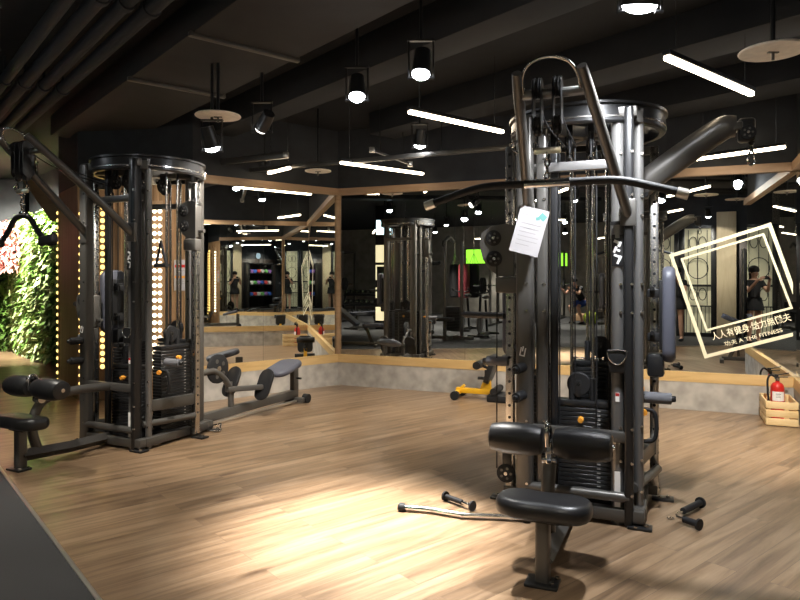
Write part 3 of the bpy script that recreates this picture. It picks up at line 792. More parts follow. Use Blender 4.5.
# handle bar hanging from left tower
t = thing('pulldown_handle', 'black wide pulldown handle with flat paddles hanging from left tower', 'exercise bar', loc(O2, -.077, -1.102, 1.835), A2T)
m = MB(); m.tube([(-.36, 0, -.19), (-.27, 0, -.185), (-.17, 0, -.10), (-.09, 0, -.01), (0, 0, .015), (.09, 0, -.01), (.17, 0, -.10), (.27, 0, -.185), (.36, 0, -.19)], .02, 14, 5); m.build('bar', 'rubber', t)
for s in (-1, 1):
    m = MB(); m.box((s*.30, -.01, -.17), (.17, .05, .07), Matrix.Rotation(s*R(-8), 3, 'Y'), .018, 3); m.build('paddle', 'rubber', t)
m = MB(); m.box((0, 0, .03), (.05, .03, .03), None, .006); m.cyl((0, 0, .0), (0, 0, .05), .012); m.build('hook', 'chrome', t)
# stirrup handle hanging at left tower
t = thing('stirrup_handle', 'black stirrup handle hanging from pulley right of left tower', 'handle', loc(O2, .26, .05, 1.70), A2T)
m = MB(); m.tube([(0, -.16, .0), (-.05, -.16, -.19)], .011, 10, 0); m.tube([(0, -.16, 0), (.06, -.16, -.19)], .011, 10, 0); m.build('strap', 'black_cloth', t)
m = MB(); m.cyl((-.065, -.16, -.20), (.075, -.16, -.20), .019, None, 14); m.build('grip', 'rubber', t)
m = MB(); m.cyl((0, -.16, 0), (0, -.16, .16), .004, None, 8); m.tube([(.012*math.cos(q), -.16, .012*math.sin(q)) for q in [2*PI*i/10 for i in range(10)]], .004, 6, 0, True); m.build('clip', 'chrome', t)
# instruction card on main tower
t = tag(MB().use('paper').box((0, 0, -.14), (.17, .0022, .27)).use('ink_teal').box((.055, -.0014, -.045), (.04, .0008, .035), Matrix.Rotation(.5, 3, 'Y'), 0).box((.03, -.0014, -.06), (.022, .0008, .018), Matrix.Rotation(-.3, 3, 'Y')).use('ink')
        .box((-.035, -.0014, -.05), (.06, .0008, .004)).box((-.0, -.0014, -.10), (.12, .0008, .003)).box((-.0, -.0014, -.125), (.12, .0008, .003)).box((-.01, -.0014, -.15), (.10, .0008, .003)).box((-.0, -.0014, -.175), (.12, .0008, .003)).box((-.0, -.0014, -.20), (.12, .0008, .003)).box((-.02, -.0014, -.225), (.08, .0008, .003))
        .build('instruction_card', None, None, loc(O1, -.225, -.50, 1.80)), 'white instruction card hanging tilted on the left arm of main tower', 'sign')
t.rotation_euler = (R(-2), R(15), AF)
# ------------------------------------------------------------------ loose handles on the floor
p0, p1 = ground(403, 511), ground(526, 522); c = (p0+p1)/2; d = (p1-p0); L = d.length
t = thing('curl_bar', 'chrome bent curl bar lying on floor left of the main tower seat', 'exercise bar', (c.x, c.y, .021), math.atan2(d.y, d.x))
h = L/2
m = MB().use('chrome'); m.tube([(-h, 0, 0), (-h*.55, .0, 0), (-h*.38, -.012, 0), (-h*.02, -.035, 0), (h*.1, -.035, 0), (h*.55, -.01, 0), (h, 0, 0)], .0155, 12, 4)
m.tube([(0, -.03, .0), (.0, -.045, .016), (0, -.06, 0), (0, -.045, -.016)], .004, 8, 3, True); m.build('bar', None, t)
m = MB()
for x, w in ((-.30, .05), (-.15, .05), (.1, .05), (.2, .05)): m.cyl((x*h*2, -.022 if abs(x) < .2 else -.01, 0), (x*h*2+w*.6, -.022 if abs(x) < .2 else -.01, 0), .0135, None, 12)
for s in (-1, 1):
    m = MB(); m.lathe([(0, -.015), (.022, -.015), (.027, -.005), (.027, .02), (.018, .03), (0, .03)], (s*h, 0, 0), (s*h+s, 0, 0), 16); m.build('end_knob', 'rubber', t)
p0, p1 = ground(443, 500), ground(475, 512); c = (p0+p1)/2; d = p1-p0
t = thing('rowing_handle', 'short black handle with end flanges lying behind the chrome curl bar', 'handle', (c.x, c.y, .03), math.atan2(d.y, d.x))
m = MB(); m.cyl((-.11, 0, 0), (.03, 0, 0), .016, None, 16); m.build('grip', 'rubber', t)
m = MB(); m.cyl((.03, 0, 0), (.11, 0, 0), .011, None, 12); m.build('shaft', 'chrome', t)
for x in (-.115, .115):
    m = MB(); m.cyl((x-.006, 0, 0), (x+.006, 0, 0), .030, None, 22); m.build('flange', 'rubber', t)
for k, (a, b, lb) in enumerate(((ground(678, 519), ground(700, 508), 'black foam handle lying on floor right of main tower, upper one'), (ground(680, 523.5), ground(698, 530), 'black foam handle lying on floor right of main tower, lower one'))):
    d = b-a; t = thing('single_grip_handle', lb, 'handle', ((a.x+b.x)/2, (a.y+b.y)/2, .032), math.atan2(d.y, d.x), 'pair of floor handles'); h = d.length/2
    m = MB(); m.cyl((-h*.55, 0, 0), (h, 0, 0), .019, None, 16); m.build('grip', 'rubber', t)
    m = MB(); m.cyl((h, 0, 0), (h+.012, 0, 0), .032, None, 22); m.build('flange', 'rubber', t)
    m = MB(); m.cyl((-h-.02, 0, 0), (-h*.55, 0, 0), .008, None, 10); m.build('shaft', 'chrome', t)
    if k == 1: m = MB(); m.tube([(-h-.04, .0, -.02), (-h-.06, .02, -.022), (-h-.08, .0, -.024), (-h-.06, -.02, -.022)], .004, 8, 3, True); m.build('ring', 'chrome', t)
# white triangle handle on floor by left tower
c = ground(213, 430)
t = thing('triangle_handle', 'silver triangle row handle lying on floor beside left tower bench', 'handle', (c.x, c.y, .012), R(-20))
m = MB(); m.tube([(-.13, -.08, 0), (.13, -.08, 0)], .011, 10, 0); m.tube([(-.13, -.08, 0), (0, .12, .02)], .009, 10, 0); m.tube([(.13, -.08, 0), (0, .12, .02)], .009, 10, 0); m.build('frame', 'chrome', t)

# ------------------------------------------------------------------ yellow stand near the far wall
c = ground(478, 399)
t = thing('sissy_squat_stand', 'yellow squat stand with black calf pad standing near far wall', 'gym machine', (c.x, c.y, 0), AF)
m = MB(); m.bar((-.26, 0, .09), (.22, 0, .09), .06, .06, .008); m.prism([(.02, 0), (.16, 0), (.145, .16), (.085, .16)], .05, XZ((0, 0, .10)), .004); m.bar((-.23, -.14, .07), (-.23, .14, .07), .05, .05, .008); m.bar((-.24, 0, .08), (-.16, 0, .15), .05, .03, .006)
m.build('frame', 'yellow', t)
for y in (-.15, .15):
    m = MB(); m.cyl((-.23, y-.03, .05), (-.23, y+.03, .05), .05, None, 22); m.build('wheel', 'rubber', t)
m = MB(); m.box((.25, 0, .04), (.22, .30, .08), None, .012); m.build('foot_block', 'rubber', t)
m = MB(); m.cyl((.22, -.16, .12), (.22, .16, .12), .04, None, 20); m.build('ankle_roller', 'rubber', t)
m = MB(); m.bar((.10, 0, .22), (.10, 0, .34), .04, .04, .006); m.build('post', 'frame_bk', t)
m = MB(); m.prism(rrect(.24, .26, .05), .06, frame_m((0, 1, 0), Vector((.35, 0, 1)).normalized(), Vector((1, 0, -.35)).normalized(), (.15, 0, .32)), .016, 3); m.build('calf_pad', 'vinyl', t)
m = MB(); m.cyl((.02, -.14, .40), (.02, .14, .40), .045, None, 22); m.build('shin_roller', 'vinyl', t)
m = MB(); m.bar((.02, 0, .40), (.12, 0, .36), .03, .03, .004); m.cyl((.0, 0, .24), (.08, 0, .24), .018, None, 14); m.build('bracket', 'frame_bk', t)

# ------------------------------------------------------------------ crate and extinguisher
t = thing('wooden_crate', 'pale slatted wooden crate on floor in the right mirror corner', 'crate', uv(4.965, .30), AF)
W, D, H = .24, .48, .235
cy = 0
for y in (-D/2, D/2):
    for k in range(3):
        m = MB(); m.box((0, y, .04+k*.078), (W, .014, .066), None, .003); m.build('slat', 'crate', t)
for x in (-W/2-.007, W/2+.007):
    for k in range(3):
        m = MB(); m.box((x, 0, .04+k*.078), (.014, D, .066), None, .003); m.build('slat', 'crate', t)
for x in (-1, 1):
    for y in (-1, 1):
        m = MB(); m.box((x*(W/2-.014), y*(D/2-.021), H/2), (.026, .026, H-.01), None, .003); m.build('corner_post', 'crate', t)
m = MB(); m.box((0, 0, .012), (W-.03, D-.03, .012)); m.build('bottom', 'crate', t)
t = thing('fire_extinguisher', 'red fire extinguisher with black hose standing inside the wooden crate', 'fire extinguisher', uv(4.965, .25, .018), AF); t.scale = (.9, .9, .9)
m = MB(); m.lathe([(0, 0), (.058, 0), (.066, .008), (.067, .02), (.067, .33), (.062, .36), (.045, .385), (.022, .395), (.022, .41), (0, .41)], (0, 0, 0), (0, 0, 1), 32); m.build('cylinder', 'red', t)
m = MB().use('white').lathe([(.0676, .20), (.0676, .30)], (0, 0, 0), (0, 0, 1), 32); lbm = m.bm
bmesh.ops.delete(lbm, geom=[f for f in lbm.faces if f.calc_center_median().y > -.02 or abs(f.calc_center_median().x) > .055], context='FACES')
m.use('ink').box((.0, -.0685, .275), (.05, .001, .008)).box((0, -.0685, .255), (.04, .001, .005)).box((0, -.0685, .24), (.045, .001, .005)); m.build('paper_label', None, t)
m = MB(); m.cyl((0, 0, .40), (0, 0, .445), .02, None, 16); m.bar((-.01, 0, .45), (.10, 0, .455), .022, .01, .003); m.bar((-.01, 0, .47), (.11, 0, .50), .022, .01, .003); m.box((-.01, 0, .455), (.04, .03, .05), None, .006); m.build('valve', 'frame_bk', t)
m = MB(); m.tube([(-.02, 0, .45), (-.065, -.01, .47), (-.095, -.015, .42), (-.095, -.02, .30), (-.088, -.02, .20)], .011, 12, 5); m.cyl((-.088, -.02, .20), (-.082, -.025, .10), .012, .018, 14); m.build('hose', 'rubber', t)
m = MB(); m.cyl((0, -.02, .43), (0, -.032, .43), .014, None, 14); m.build('gauge', 'steel', t)

# ------------------------------------------------------------------ square frame decal on the far mirror
def wall_uz(px, py):
    k = (px-400)/F
    u = (k*C0.y-C0.x)/(r_.x-k*r_.y)
    Y = (C0+r_*u).y
    return u, HC+(HZ-py)/F*Y
dec = thing('mirror_decal', 'cream outline of a tilted double square with slogan on the right mirror', 'sign', C0-b_*.0072, AF)
def strip_mesh(corners, w, umax=LW-.036):
    m = MB(); n = len(corners)
    P = [Vector((c[0], c[1])) for c in corners]
    def inset(k):
        a, b, c = P[k-1], P[k], P[(k+1) % n]
        e1 = (b-a).normalized(); e2 = (c-b).normalized()
        n1 = Vector((-e1.y, e1.x)); n2 = Vector((-e2.y, e2.x))
        q = (n1+n2).normalized(); s = w/max(.3, q.dot(n1)); return b+q*s
    cen = sum(P, Vector((0, 0)))/n
    I = [inset(k) for k in range(n)]
    if (I[0]-cen).length > (P[0]-cen).length: I = [P[k]*2-I[k] for k in range(n)]
    for k in range(n):
        q = [P[k], P[(k+1) % n], I[(k+1) % n], I[k]]
        out = []                                   # cut off where the mirror ends
        for a, b in zip(q, q[1:]+q[:1]):
            if a.x <= umax: out.append(a)
            if (a.x-umax)*(b.x-umax) < 0: out.append(a.lerp(b, (umax-a.x)/(b.x-a.x)))
        if len(out) >= 3: m.prism([(v.x, v.y) for v in out], .0012, frame_m((1, 0, 0), (0, 0, 1), (0, -1, 0), (0, 0, 0)))
    return m
oc = [wall_uz(669, 254.5), wall_uz(771, 222.5), None, wall_uz(704.5, 358.5)]
oc[2] = (oc[1][0]+oc[3][0]-oc[0][0], oc[1][1]+oc[3][1]-oc[0][1])
ic = [wall_uz(680.5, 258.5), wall_uz(764, 233), None, wall_uz(706, 331.5)]
ic[2] = wall_uz(793, 308.5)
strip_mesh(oc, .036).build('outer_square', 'decal', dec)
strip_mesh(ic, .022).build('inner_square', 'decal', dec)
def lettering(name, txt, pa, pb, height, mat, parent):      # text whose baseline runs from pa to pb on the wall
    cu = bpy.data.curves.new(name, 'FONT'); cu.body = txt; cu.size = 1; cu.extrude = .004; cu.offset = .012
    tmp = bpy.data.objects.new('tmp', cu); C.objects.link(tmp)
    dg = bpy.context.evaluated_depsgraph_get()
    me = bpy.data.meshes.new_from_object(tmp.evaluated_get(dg)); bpy.data.objects.remove(tmp)
    xs = [v.co.x for v in me.vertices]; ys = [v.co.y for v in me.vertices]
    a, b = Vector(pa), Vector(pb); L = (b-a).length; ang = math.atan2(b.y-a.y, b.x-a.x)
    sx = L/(max(xs)-min(xs)); sy = height/(max(ys)-min(ys))
    for v in me.vertices:
        x = (v.co.x-min(xs))*sx; y = (v.co.y-min(ys))*sy; z = v.co.z*.12
        v.co = (a.x+x*math.cos(ang)-y*math.sin(ang), -z, a.y+x*math.sin(ang)+y*math.cos(ang))
    me.materials.append(M[mat]); me.name = name
    o = bpy.data.objects.new(name, me); C.objects.link(o); o.parent = parent
    return o
lettering('slogan_lettering', '人人有健身·給力無懶夫', wall_uz(713, 340.5), wall_uz(792, 320.5), .085, 'decal', dec)
lettering('small_lettering', '功夫 A THE FITNESS', wall_uz(725, 346.5), wall_uz(783, 332), .05, 'decal', dec)

# ------------------------------------------------------------------ bulbs in the wood panelling
_b = {}
def bulb_strip(base, out, z0, z1, step, label, mat='bulb', cols=1, gap=.07, rad=.021):
    out = Vector(out).normalized(); side = Vector((-out.y, out.x, 0))
    t = thing('bulb_strip', label, 'lamp', base, math.atan2(out.y, out.x), 'bulb strips on the wood wall')
    m = MB(); m.box((.004, 0, (z0+z1)/2), (.008, .06+gap*(cols-1), z1-z0), None, .002); m.build('backing_strip', 'trimwood', t)
    n = int((z1-z0)/step)
    for c in range(cols):
        for k in range(n):
            key = (mat, rad)
            if key not in _b:
                m = MB(); m.use('alu').cyl((.008, 0, 0), (.014, 0, 0), rad*1.15, None, 14); m.use(mat).ball((.016, 0, 0), rad, 12, (.75, 1, 1)); o = m.build('bulb', None, t); _b[key] = o
            else: o = copy_mesh(_b[key], t)
            o.location = (0, (c-(cols-1)/2)*gap, z0+step*(k+.5))
    return t
def on_wall(px):              # point on the panelled wall at an image column
    k = (px-400)/F; u = (k*E.y-E.x)/(dw.x-k*dw.y); return E+dw*u
fw = -nw
bulb_strip(on_wall(101)+fw*.015, fw, .35, 2.25, .075, 'double column of amber bulbs behind the left cable tower', 'bulb', 2, .075, .027)
bulb_strip(on_wall(158.5)+fw*.015, fw, .35, 2.25, .083, 'white column of bulbs behind the right side of left tower', 'bulb_w', 2, .065, .023)
bulb_strip(P+fw*.0+dw*-.045, fw, .05, 2.2, .092, 'column of bulbs on the front edge of the wood wall by the passage', 'bulb')
bulb_strip(J-dj*.03-nj*.0, (-nj).normalized(), .05, 2.3, .092, 'column of bulbs on the rear edge of the wood wall by the plants', 'bulb')
# notice on wood wall
q = on_wall(183)+fw*.02
t = thing('wall_notice', 'white notice with orange band on the wood wall behind left tower', 'sign', (q.x, q.y, 1.42), math.atan2(dw.y, dw.x)+PI)
m = MB(); m.box((0, 0, 0), (.19, .006, .34), None, .002); m.build('sheet', 'paper', t)
m = MB().use('red').box((0, -.0036, .10), (.17, .0012, .03)); m.use('orange').box((0, -.0036, -.02), (.17, .0012, .025)); m.use('ink').box((0, -.0036, -.07), (.15, .0012, .006)).box((0, -.0036, -.09), (.15, .0012, .006)).box((0, -.0036, .05), (.15, .0012, .006)); m.build('print', None, t)

# ------------------------------------------------------------------ planted wall at the end of the passage
G0, G1 = Vector((-7.35, 12.65, 0)), Vector((-5.35, 10.45, 0))
GL = Vector((-9.6, 11.4, 0))
def leaf_wall(name, A, B, z0, z1, n, mats, label, cat, depth=.22, size=(.10, .22), seed=1, droop=.6):
    rnd = random.Random(seed); m = MB(); d = (B-A); L = d.length; d = d.normalized(); out = Vector((d.y, -d.x, 0))
    if out.y > 0: out = -out
    for k in range(n):
        m.use(mats[0] if rnd.random() < .55 else mats[-1])
        p = A+d*rnd.uniform(0, L)+Vector((0, 0, rnd.uniform(z0, z1)))+out*rnd.uniform(0.02, depth)
        s = rnd.uniform(*size); ax = (out*rnd.uniform(.3, 1)+d*rnd.uniform(-1, 1)+Vector((0, 0, rnd.uniform(-droop-.5, .6)))).normalized()
        sd = ax.cross(Vector((rnd.uniform(-.4, .4), rnd.uniform(-.4, .4), 1))).normalized()*s*.22; up = sd.cross(ax).normalized()
        b = m.bm
        v = [b.verts.new(p), b.verts.new(p+ax*s*.45+sd+up*s*.05), b.verts.new(p+ax*s-Vector((0, 0, s*.25))), b.verts.new(p+ax*s*.45-sd+up*s*.05), b.verts.new(p+ax*s*.5-up*s*.03)]
        f = [b.faces.new((v[0], v[1], v[4])), b.faces.new((v[1], v[2], v[4])), b.faces.new((v[2], v[3], v[4])), b.faces.new((v[3], v[0], v[4]))]
        m._fin(f, False)
    o = m.build(name); return o
def plant_wall(A, B, z1, n, label, mats, seed):
    t = thing('plant_wall', label, 'plant wall', (A+B)/2, 0)
    d = B-A; m = MB(); m.box((0, 0, z1/2), (d.length, .10, z1)); bd = m.build('planting_board', 'backing', t, (0, 0, 0), math.atan2(d.y, d.x))
    c = (A+B)/2
    o = leaf_wall('foliage', A-c, B-c, .05, z1, n, mats, '', '', seed=seed); o.parent = t; o['kind'] = 'stuff'
plant_wall(G0, G1, 2.5, 5200, 'brightly lit wall of pale green plants beyond the wood wall', ('leaf_lit', 'leaf'), 3)
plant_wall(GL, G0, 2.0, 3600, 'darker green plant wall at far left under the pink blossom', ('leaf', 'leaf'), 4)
t = tag(leaf_wall('pink_blossom', GL+Vector((.3, -.45, 0)), G0+Vector((.42, -.75, 0)), 1.52, 2.40, 5200, ('pink', 'pink'), '', '', .35, (.07, .13), 7), 'cloud of pink blossom over the plant wall at far left', 'flowers', None, 'stuff')
struct(slab('wall_garden', GL-Vector((4, 0, 0)), G0, 0, CH, .1, M['wall_dark'], (0, 1, 0)))
struct(slab('wall_garden_side', G0+Vector((.05, .15, 0)), G1+Vector((1.2, -1.2, 0)), 0, CH, .1, M['wall_dark'], (.7, .7, 0)))
d = at(44, 193, 9.0); m = MB(); m.bar((-.20, .0, .28), (.19, .0, -.28), .10, .17, .004); m.box((-.20, .0, .52), (.10, .12, .56), None, .004)
tag(m.build('timber_brace', 'trimwood', None, (d.x, d.y, 2.50)), 'slanting timber brace high up in the passage by the plants', 'beam')

# ------------------------------------------------------------------ behind the photographer: gate, pale pillar, dark doors
def on_front(d, z=0): return uv(4.1, 9.25)+r_*d+Vector((0, 0, z))
pn = on_front(1.12)+b_*.06
struct(MB().use('creamwood').box((0, 0, 1.45), (.40, .12, 2.9), None, .004).build('pillar_cream', None, None, pn, AF))
for gd, glb in ((.52, 'black iron gate with scrolls beside the pale pillar, seen in mirror'), (-.27, 'black iron gate with scrolls farther from the pale pillar, seen in mirror')):
  t = thing('iron_gate', glb, 'gate', on_front(gd)+b_*.05, AF, 'iron gates')
  m = MB(); m.bar((-.30, 0, 1.2), (.30, 0, 1.2), .03, .05, 0)
  for x in (-.33, .33): m.box((x, 0, 1.3), (.10, .06, 2.6), None, .004)
  m.box((0, 0, 2.57), (.6, .06, .07)); m.box((0, 0, .05), (.6, .06, .1)); m.box((0, 0, .72), (.6, .05, .03)); m.build('gate_frame', 'frame_bk', t)
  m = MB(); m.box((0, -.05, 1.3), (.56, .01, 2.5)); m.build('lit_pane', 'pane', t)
  m = MB()
  for x in (-.24, -.16, -.08, 0, .08, .16, .24): m.cyl((x, .01, .1), (x, .01, .72), .008, None, 8)
  for x in (-.2, 0, .2): m.cyl((x, .01, .74), (x, .01, 2.5), .008, None, 8)
  for z in (1.0, 2.2):
      for s in (-1, 1): m.tube([(s*(.1+.08*math.cos(a)), .01, z+.14*math.sin(a)) for a in [2*PI*i/16 for i in range(16)]], .009, 8, 0, True)
  m.tube([(.22*math.cos(a), .01, 1.6+.24*math.sin(a)) for a in [2*PI*i/20 for i in range(20)]], .009, 8, 0, True); m.build('scrollwork', 'frame_bk', t)
for k in range(2):
    t = thing('door_panel', ['dark wooden double door leaf beside the pale pillar, seen in mirror', 'dark wooden double door leaf under round blue sign, seen in mirror'][k], 'door', on_front(1.85+k*.95)+b_*.03, AF, 'dark double door')
    m = MB(); m.box((0, 0, 1.1), (.92, .05, 2.2), None, .004); m.build('leaf', plain('dark_door_%d' % k, (.035, .026, .022), .5), t)
    m = MB(); m.cyl((.38*(1-2*k), .06, .9), (.38*(1-2*k), .06, 1.3), .014); m.build('pull_handle', 'steel', t)
t = tag(MB().use('sky_blue').cyl((0, .01, 0), (0, .03, 0), .13, None, 32).use('frame_lt').lathe([(.13, .0), (.145, .0), (.145, .034), (.13, .034)], (0, 0, 0), (0, 1, 0), 32).build('round_sign', None, None, on_front(2.3, 2.35), AF), 'round pale blue sign above dark doors, seen in mirror', 'sign')
spotlamp(on_front(.7, 2.75)+b_*1.0, on_front(.9, 1.2), 190, 'added spotlight washing the iron gates and pale pillar, seen in mirror', 100)  # lamp added to brighten the gates and pillar in the reflections
spotlamp(on_front(2.4, 2.75)+b_*1.1, on_front(2.2, 1.2), 160, 'added spotlight washing the mat shelf before dark doors, seen in mirror', 95)  # second added lamp, brightens the wall around the shelf
# lit fittings in the hall
def hall(px, Yv):             # a point of the hall given by where its image stands in the far mirror
    X = (px-400)/F*Yv; p = Vector((X, Yv, 0)); k = (p-C0).dot(b_); return p-b_*(2*k)
def at_mirror(name, label, cat, px, Yv, z=0, rz=None, group=None):
    p = hall(px, Yv); return thing(name, label, cat, (p.x, p.y, z), AF if rz is None else rz, group)
t = at_mirror('lit_pillar', 'pillar with stacked lit cream panels, seen in the far mirror', 'pillar', 386, 17.5)
m = MB(); m.box((0, 0, 1.65), (.42, .42, 3.3), None, .005); m.build('core', 'frame_bk', t)
for z, h in ((2.02, .46), (.98, .28), (.42, .36), (1.52, .40)):
    m = MB(); m.box((0, .215, z), (.40, .02, h), None, .003); m.build('light_panel', 'panel', t)
m = MB().use('frame_bk').box((.02, .24, 1.5), (.34, .03, .36), None, .005); m.build('screen', None, t)
t = at_mirror('exit_sign', 'glowing pale cyan sign box under ceiling, seen in far mirror', 'sign', 385, 14.0, 2.47)
m = MB(); m.box((0, 0, 0), (.40, .05, .34), None, .006); m.build('housing', 'frame_bk', t)
m = MB(); m.box((0, .028, 0), (.37, .006, .31)); m.build('lit_face', 'exit', t)
m = MB(); m.cyl((0, 0, .17), (0, 0, CH-2.47), .012, None, 8); m.build('stem', 'frame_bk', t)
t = at_mirror('light_feature', 'glowing lime green light panel in the gym hall, seen in mirror', 'lamp', 484, 20.5, 2.05)
m = MB(); m.box((0, 0, 0), (1.2, .06, .5), None, .01); m.build('housing', 'frame_bk', t)
m = MB(); m.box((0, .035, 0), (1.14, .012, .44)); m.build('lit_face', 'greenlight', t)
t = at_mirror('light_feature', 'small lime green lit panel behind the squatting man, seen in mirror', 'lamp', 563, 22.5, 2.0)
m = MB(); m.box((0, 0, 0), (.34, .06, .5), None, .01); m.build('housing', 'frame_bk', t)
m = MB(); m.box((0, .035, 0), (.30, .012, .44)); m.build('lit_face', 'greenlight', t)

# ------------------------------------------------------------------ gym equipment of the hall (seen in the mirrors)
def power_rack(px, Y, label, plates, rz=None):
    t = at_mirror('power_rack', label, 'gym machine', px, Y, 0, rz, 'power racks')
    m = MB()
    for x in (-.55, .55):
        m.bar((x, -.6, .04), (x, .6, .04), .07, .07, .006); m.bar((x, -.6, 2.26), (x, .6, 2.26), .06, .06, .006)
    for y in (-.6,): m.bar((-.55, y, 2.26), (.55, y, 2.26), .06, .06, .006); m.bar((-.55, y, .06), (.55, y, .06), .06, .06, .006)
    m.build('frame', 'frame_bk', t)
    for x in (-.55, .55):
        for y in (-.6, .35):
            m = MB(); m.box((x, y, 1.15), (.07, .07, 2.3), None, .008); m.build('upright', 'frame_lt' if y > 0 else 'frame', t)
    for x in (-.55, .55):
        m = MB(); m.bar((x, .36, 1.12), (x, .52, 1.12), .05, .05, .006); m.bar((x, .51, 1.12), (x, .51, 1.2), .04, .03, .004); m.build('bar_hook', 'frame_bk', t)
    p = t.location; c, s = math.cos(t.rotation_euler.z), math.sin(t.rotation_euler.z)
    def W(x, y, z): return (p.x+c*x-s*y, p.y+s*x+c*y, z)
    bb = thing('barbell', 'steel barbell resting on the hooks of a power rack, seen in mirror', 'barbell', W(0, .47, 1.16), t.rotation_euler.z, 'barbells on racks')
    m = MB(); m.cyl((-.95, 0, 0), (.95, 0, 0), .014, None, 12); m.build('shaft', 'steel', bb)
    for sx in (-1, 1):
        m = MB(); m.cyl((sx*.64, 0, 0), (sx*1.0, 0, 0), .025, None, 14); m.build('sleeve', 'chrome', bb)
        for k in range(plates):
            o = tag(MB().use('rubber').lathe([(.026, -.02), (.08, -.02), (.10, -.012), (.19, -.012), (.20, -.024), (.225, -.024), (.225, .024), (.20, .024), (.19, .012), (.10, .012), (.08, .02), (.026, .02)], (0, 0, 0), (1, 0, 0), 32).build('weight_plate', None, None, W(sx*(.70+k*.052), .47, 1.16), t.rotation_euler.z), 'black round weight plate loaded on a barbell, seen in mirror', 'weight plate', 'plates on barbells')
    return t
power_rack(512, 18.6, 'dark power rack near the middle of the far mirror', 2)
power_rack(545, 22.0, 'dark power rack behind the squatting man in mirror', 1)
power_rack(333, 22.6, 'dark power rack beside the corner post in mirror', 1)
def tall_station(px, Y, label):
    t = at_mirror('pulley_station', label, 'gym machine', px, Y, 0, None, 'pulley stations')
    m = MB(); m.bar((-.5, 0, .04), (.5, 0, .04), .08, .08, .01); m.bar((0, -.4, .04), (0, .5, .04), .08, .08, .01); m.build('base', 'frame', t)
    for x in (-.2, .2):
        m = MB(); m.box((x, -.1, 1.1), (.07, .07, 2.2), None, .01); m.build('upright', 'frame_lt', t)
    m = MB(); m.tube([(0, -.1, 2.2), (0, .2, 2.28), (0, .55, 2.16)], .04, 12, 4); m.build('arm', 'frame_lt', t)
    m = MB(); pulley_disc(m, (0, .58, 2.12), (1, 0, 0), .07, .03); m.build('pulley', None, t)
    m = MB().use('plate')
    for k in range(16): m.box((0, -.1, .2+k*.034), (.30, .12, .03), None, .003)
    m.build('weight_stack', None, t)
    m = MB(); m.prism(rrect(.36, .36, .06), .07, Matrix.Translation((0, .5, .48)), .02, 2); m.build('seat', 'vinyl', t)
    m = MB(); m.bar((0, .5, .05), (0, .5, .45), .06, .06, .006); m.build('seat_post', 'frame', t)
tall_station(452, 14.6, 'grey pulley station right of the reflected left tower in mirror')
tall_station(612, 19.0, 'grey pulley station seen behind the main tower in mirror')
def flat_bench(loc_, rz, label, incl=0):
    t = thing('weight_bench', label, 'bench', loc_, rz, 'weight benches')
    m = MB(); m.bar((0, -.55, .06), (0, .55, .06), .07, .06, .006)
    for y in (-.55, .55): m.bar((-.25, y, .03), (.25, y, .03), .06, .06, .006); m.bar((0, y*.8, .06), (0, y*.55, .38), .06, .06, .006)
    m.build('frame', 'frame', t)
    m = MB(); m.prism(rrect(.30, .40, .05), .07, Matrix.Translation((0, -.45, .43)), .02, 2); m.build('seat', 'vinyl_gr', t)
    m = MB(); m.prism(rrect(.30, .80, .05), .07, Matrix.Translation((0, .18+.0, .43+math.sin(R(incl))*.4)) @ Matrix.Rotation(R(incl), 4, 'X'), .02, 2); m.build('back_pad', 'vinyl_gr', t)
    if incl: m = MB(); m.bar((0, .3, .10), (0, .34, .38+math.sin(R(incl))*.45), .04, .04, .004); m.build('prop', 'frame', t)
p = hall(352, 13.2); flat_bench((p.x, p.y, 0), AF+R(80), 'black inclined bench next to the corner post, seen in mirror', 38)
p = hall(366, 17.6); flat_bench((p.x, p.y, 0), AF+R(20), 'flat bench in front of the dumbbell rack, seen in mirror', 0)
flat_bench((2.45, 2.35, 0), AR+PI/2+R(95), 'grey padded bench at the free end of right mirror wall', 25)
# dumbbell rack
t = at_mirror('dumbbell_rack', 'black three-tier dumbbell rack by the hall wall, seen in mirror', 'rack', 368, 20.0, 0, None)
for z, y in ((.25, .12), (.55, 0), (.85, -.12)):
    m = MB(); m.box((0, y, z), (1.7, .22, .03), Matrix.Rotation(R(-12), 3, 'X'), .004); m.build('shelf', 'frame_bk', t)
for x in (-.82, .82):
    m = MB(); m.bar((x, .30, .03), (x, -.25, .03), .06, .06, .006); m.bar((x, .22, .05), (x, -.2, 1.05), .05, .06, .006); m.build('side_frame', 'frame_bk', t)
pr = t.location.copy(); first = None
cr, sr = math.cos(AF), math.sin(AF)
for z, y in ((.25, .12), (.55, 0), (.85, -.12)):
    for k in range(9):
        x = -.70+k*.175; w = Vector((pr.x+cr*x-sr*y, pr.y+sr*x+cr*y, z+.10))
        if first is None:
            first = thing('dumbbell', 'black hexagonal dumbbell on the three-tier rack, seen in mirror', 'dumbbell', w, AF, 'dumbbells on the rack')
            for sy in (-1, 1):
                m = MB(); m.cyl((0, sy*.05, 0), (0, sy*.115, 0), .06, .055, 6); m.build('head', 'rubber', first)
                m = MB(); m.cyl((0, sy*.115, 0), (0, sy*.118, 0), .04, None, 16); m.build('end_disc', 'steel', first)
            m = MB(); m.cyl((0, -.06, 0), (0, .06, 0), .016, None, 12); m.build('grip', 'chrome', first)
        else:
            o = copy_tree(first); o.location = w
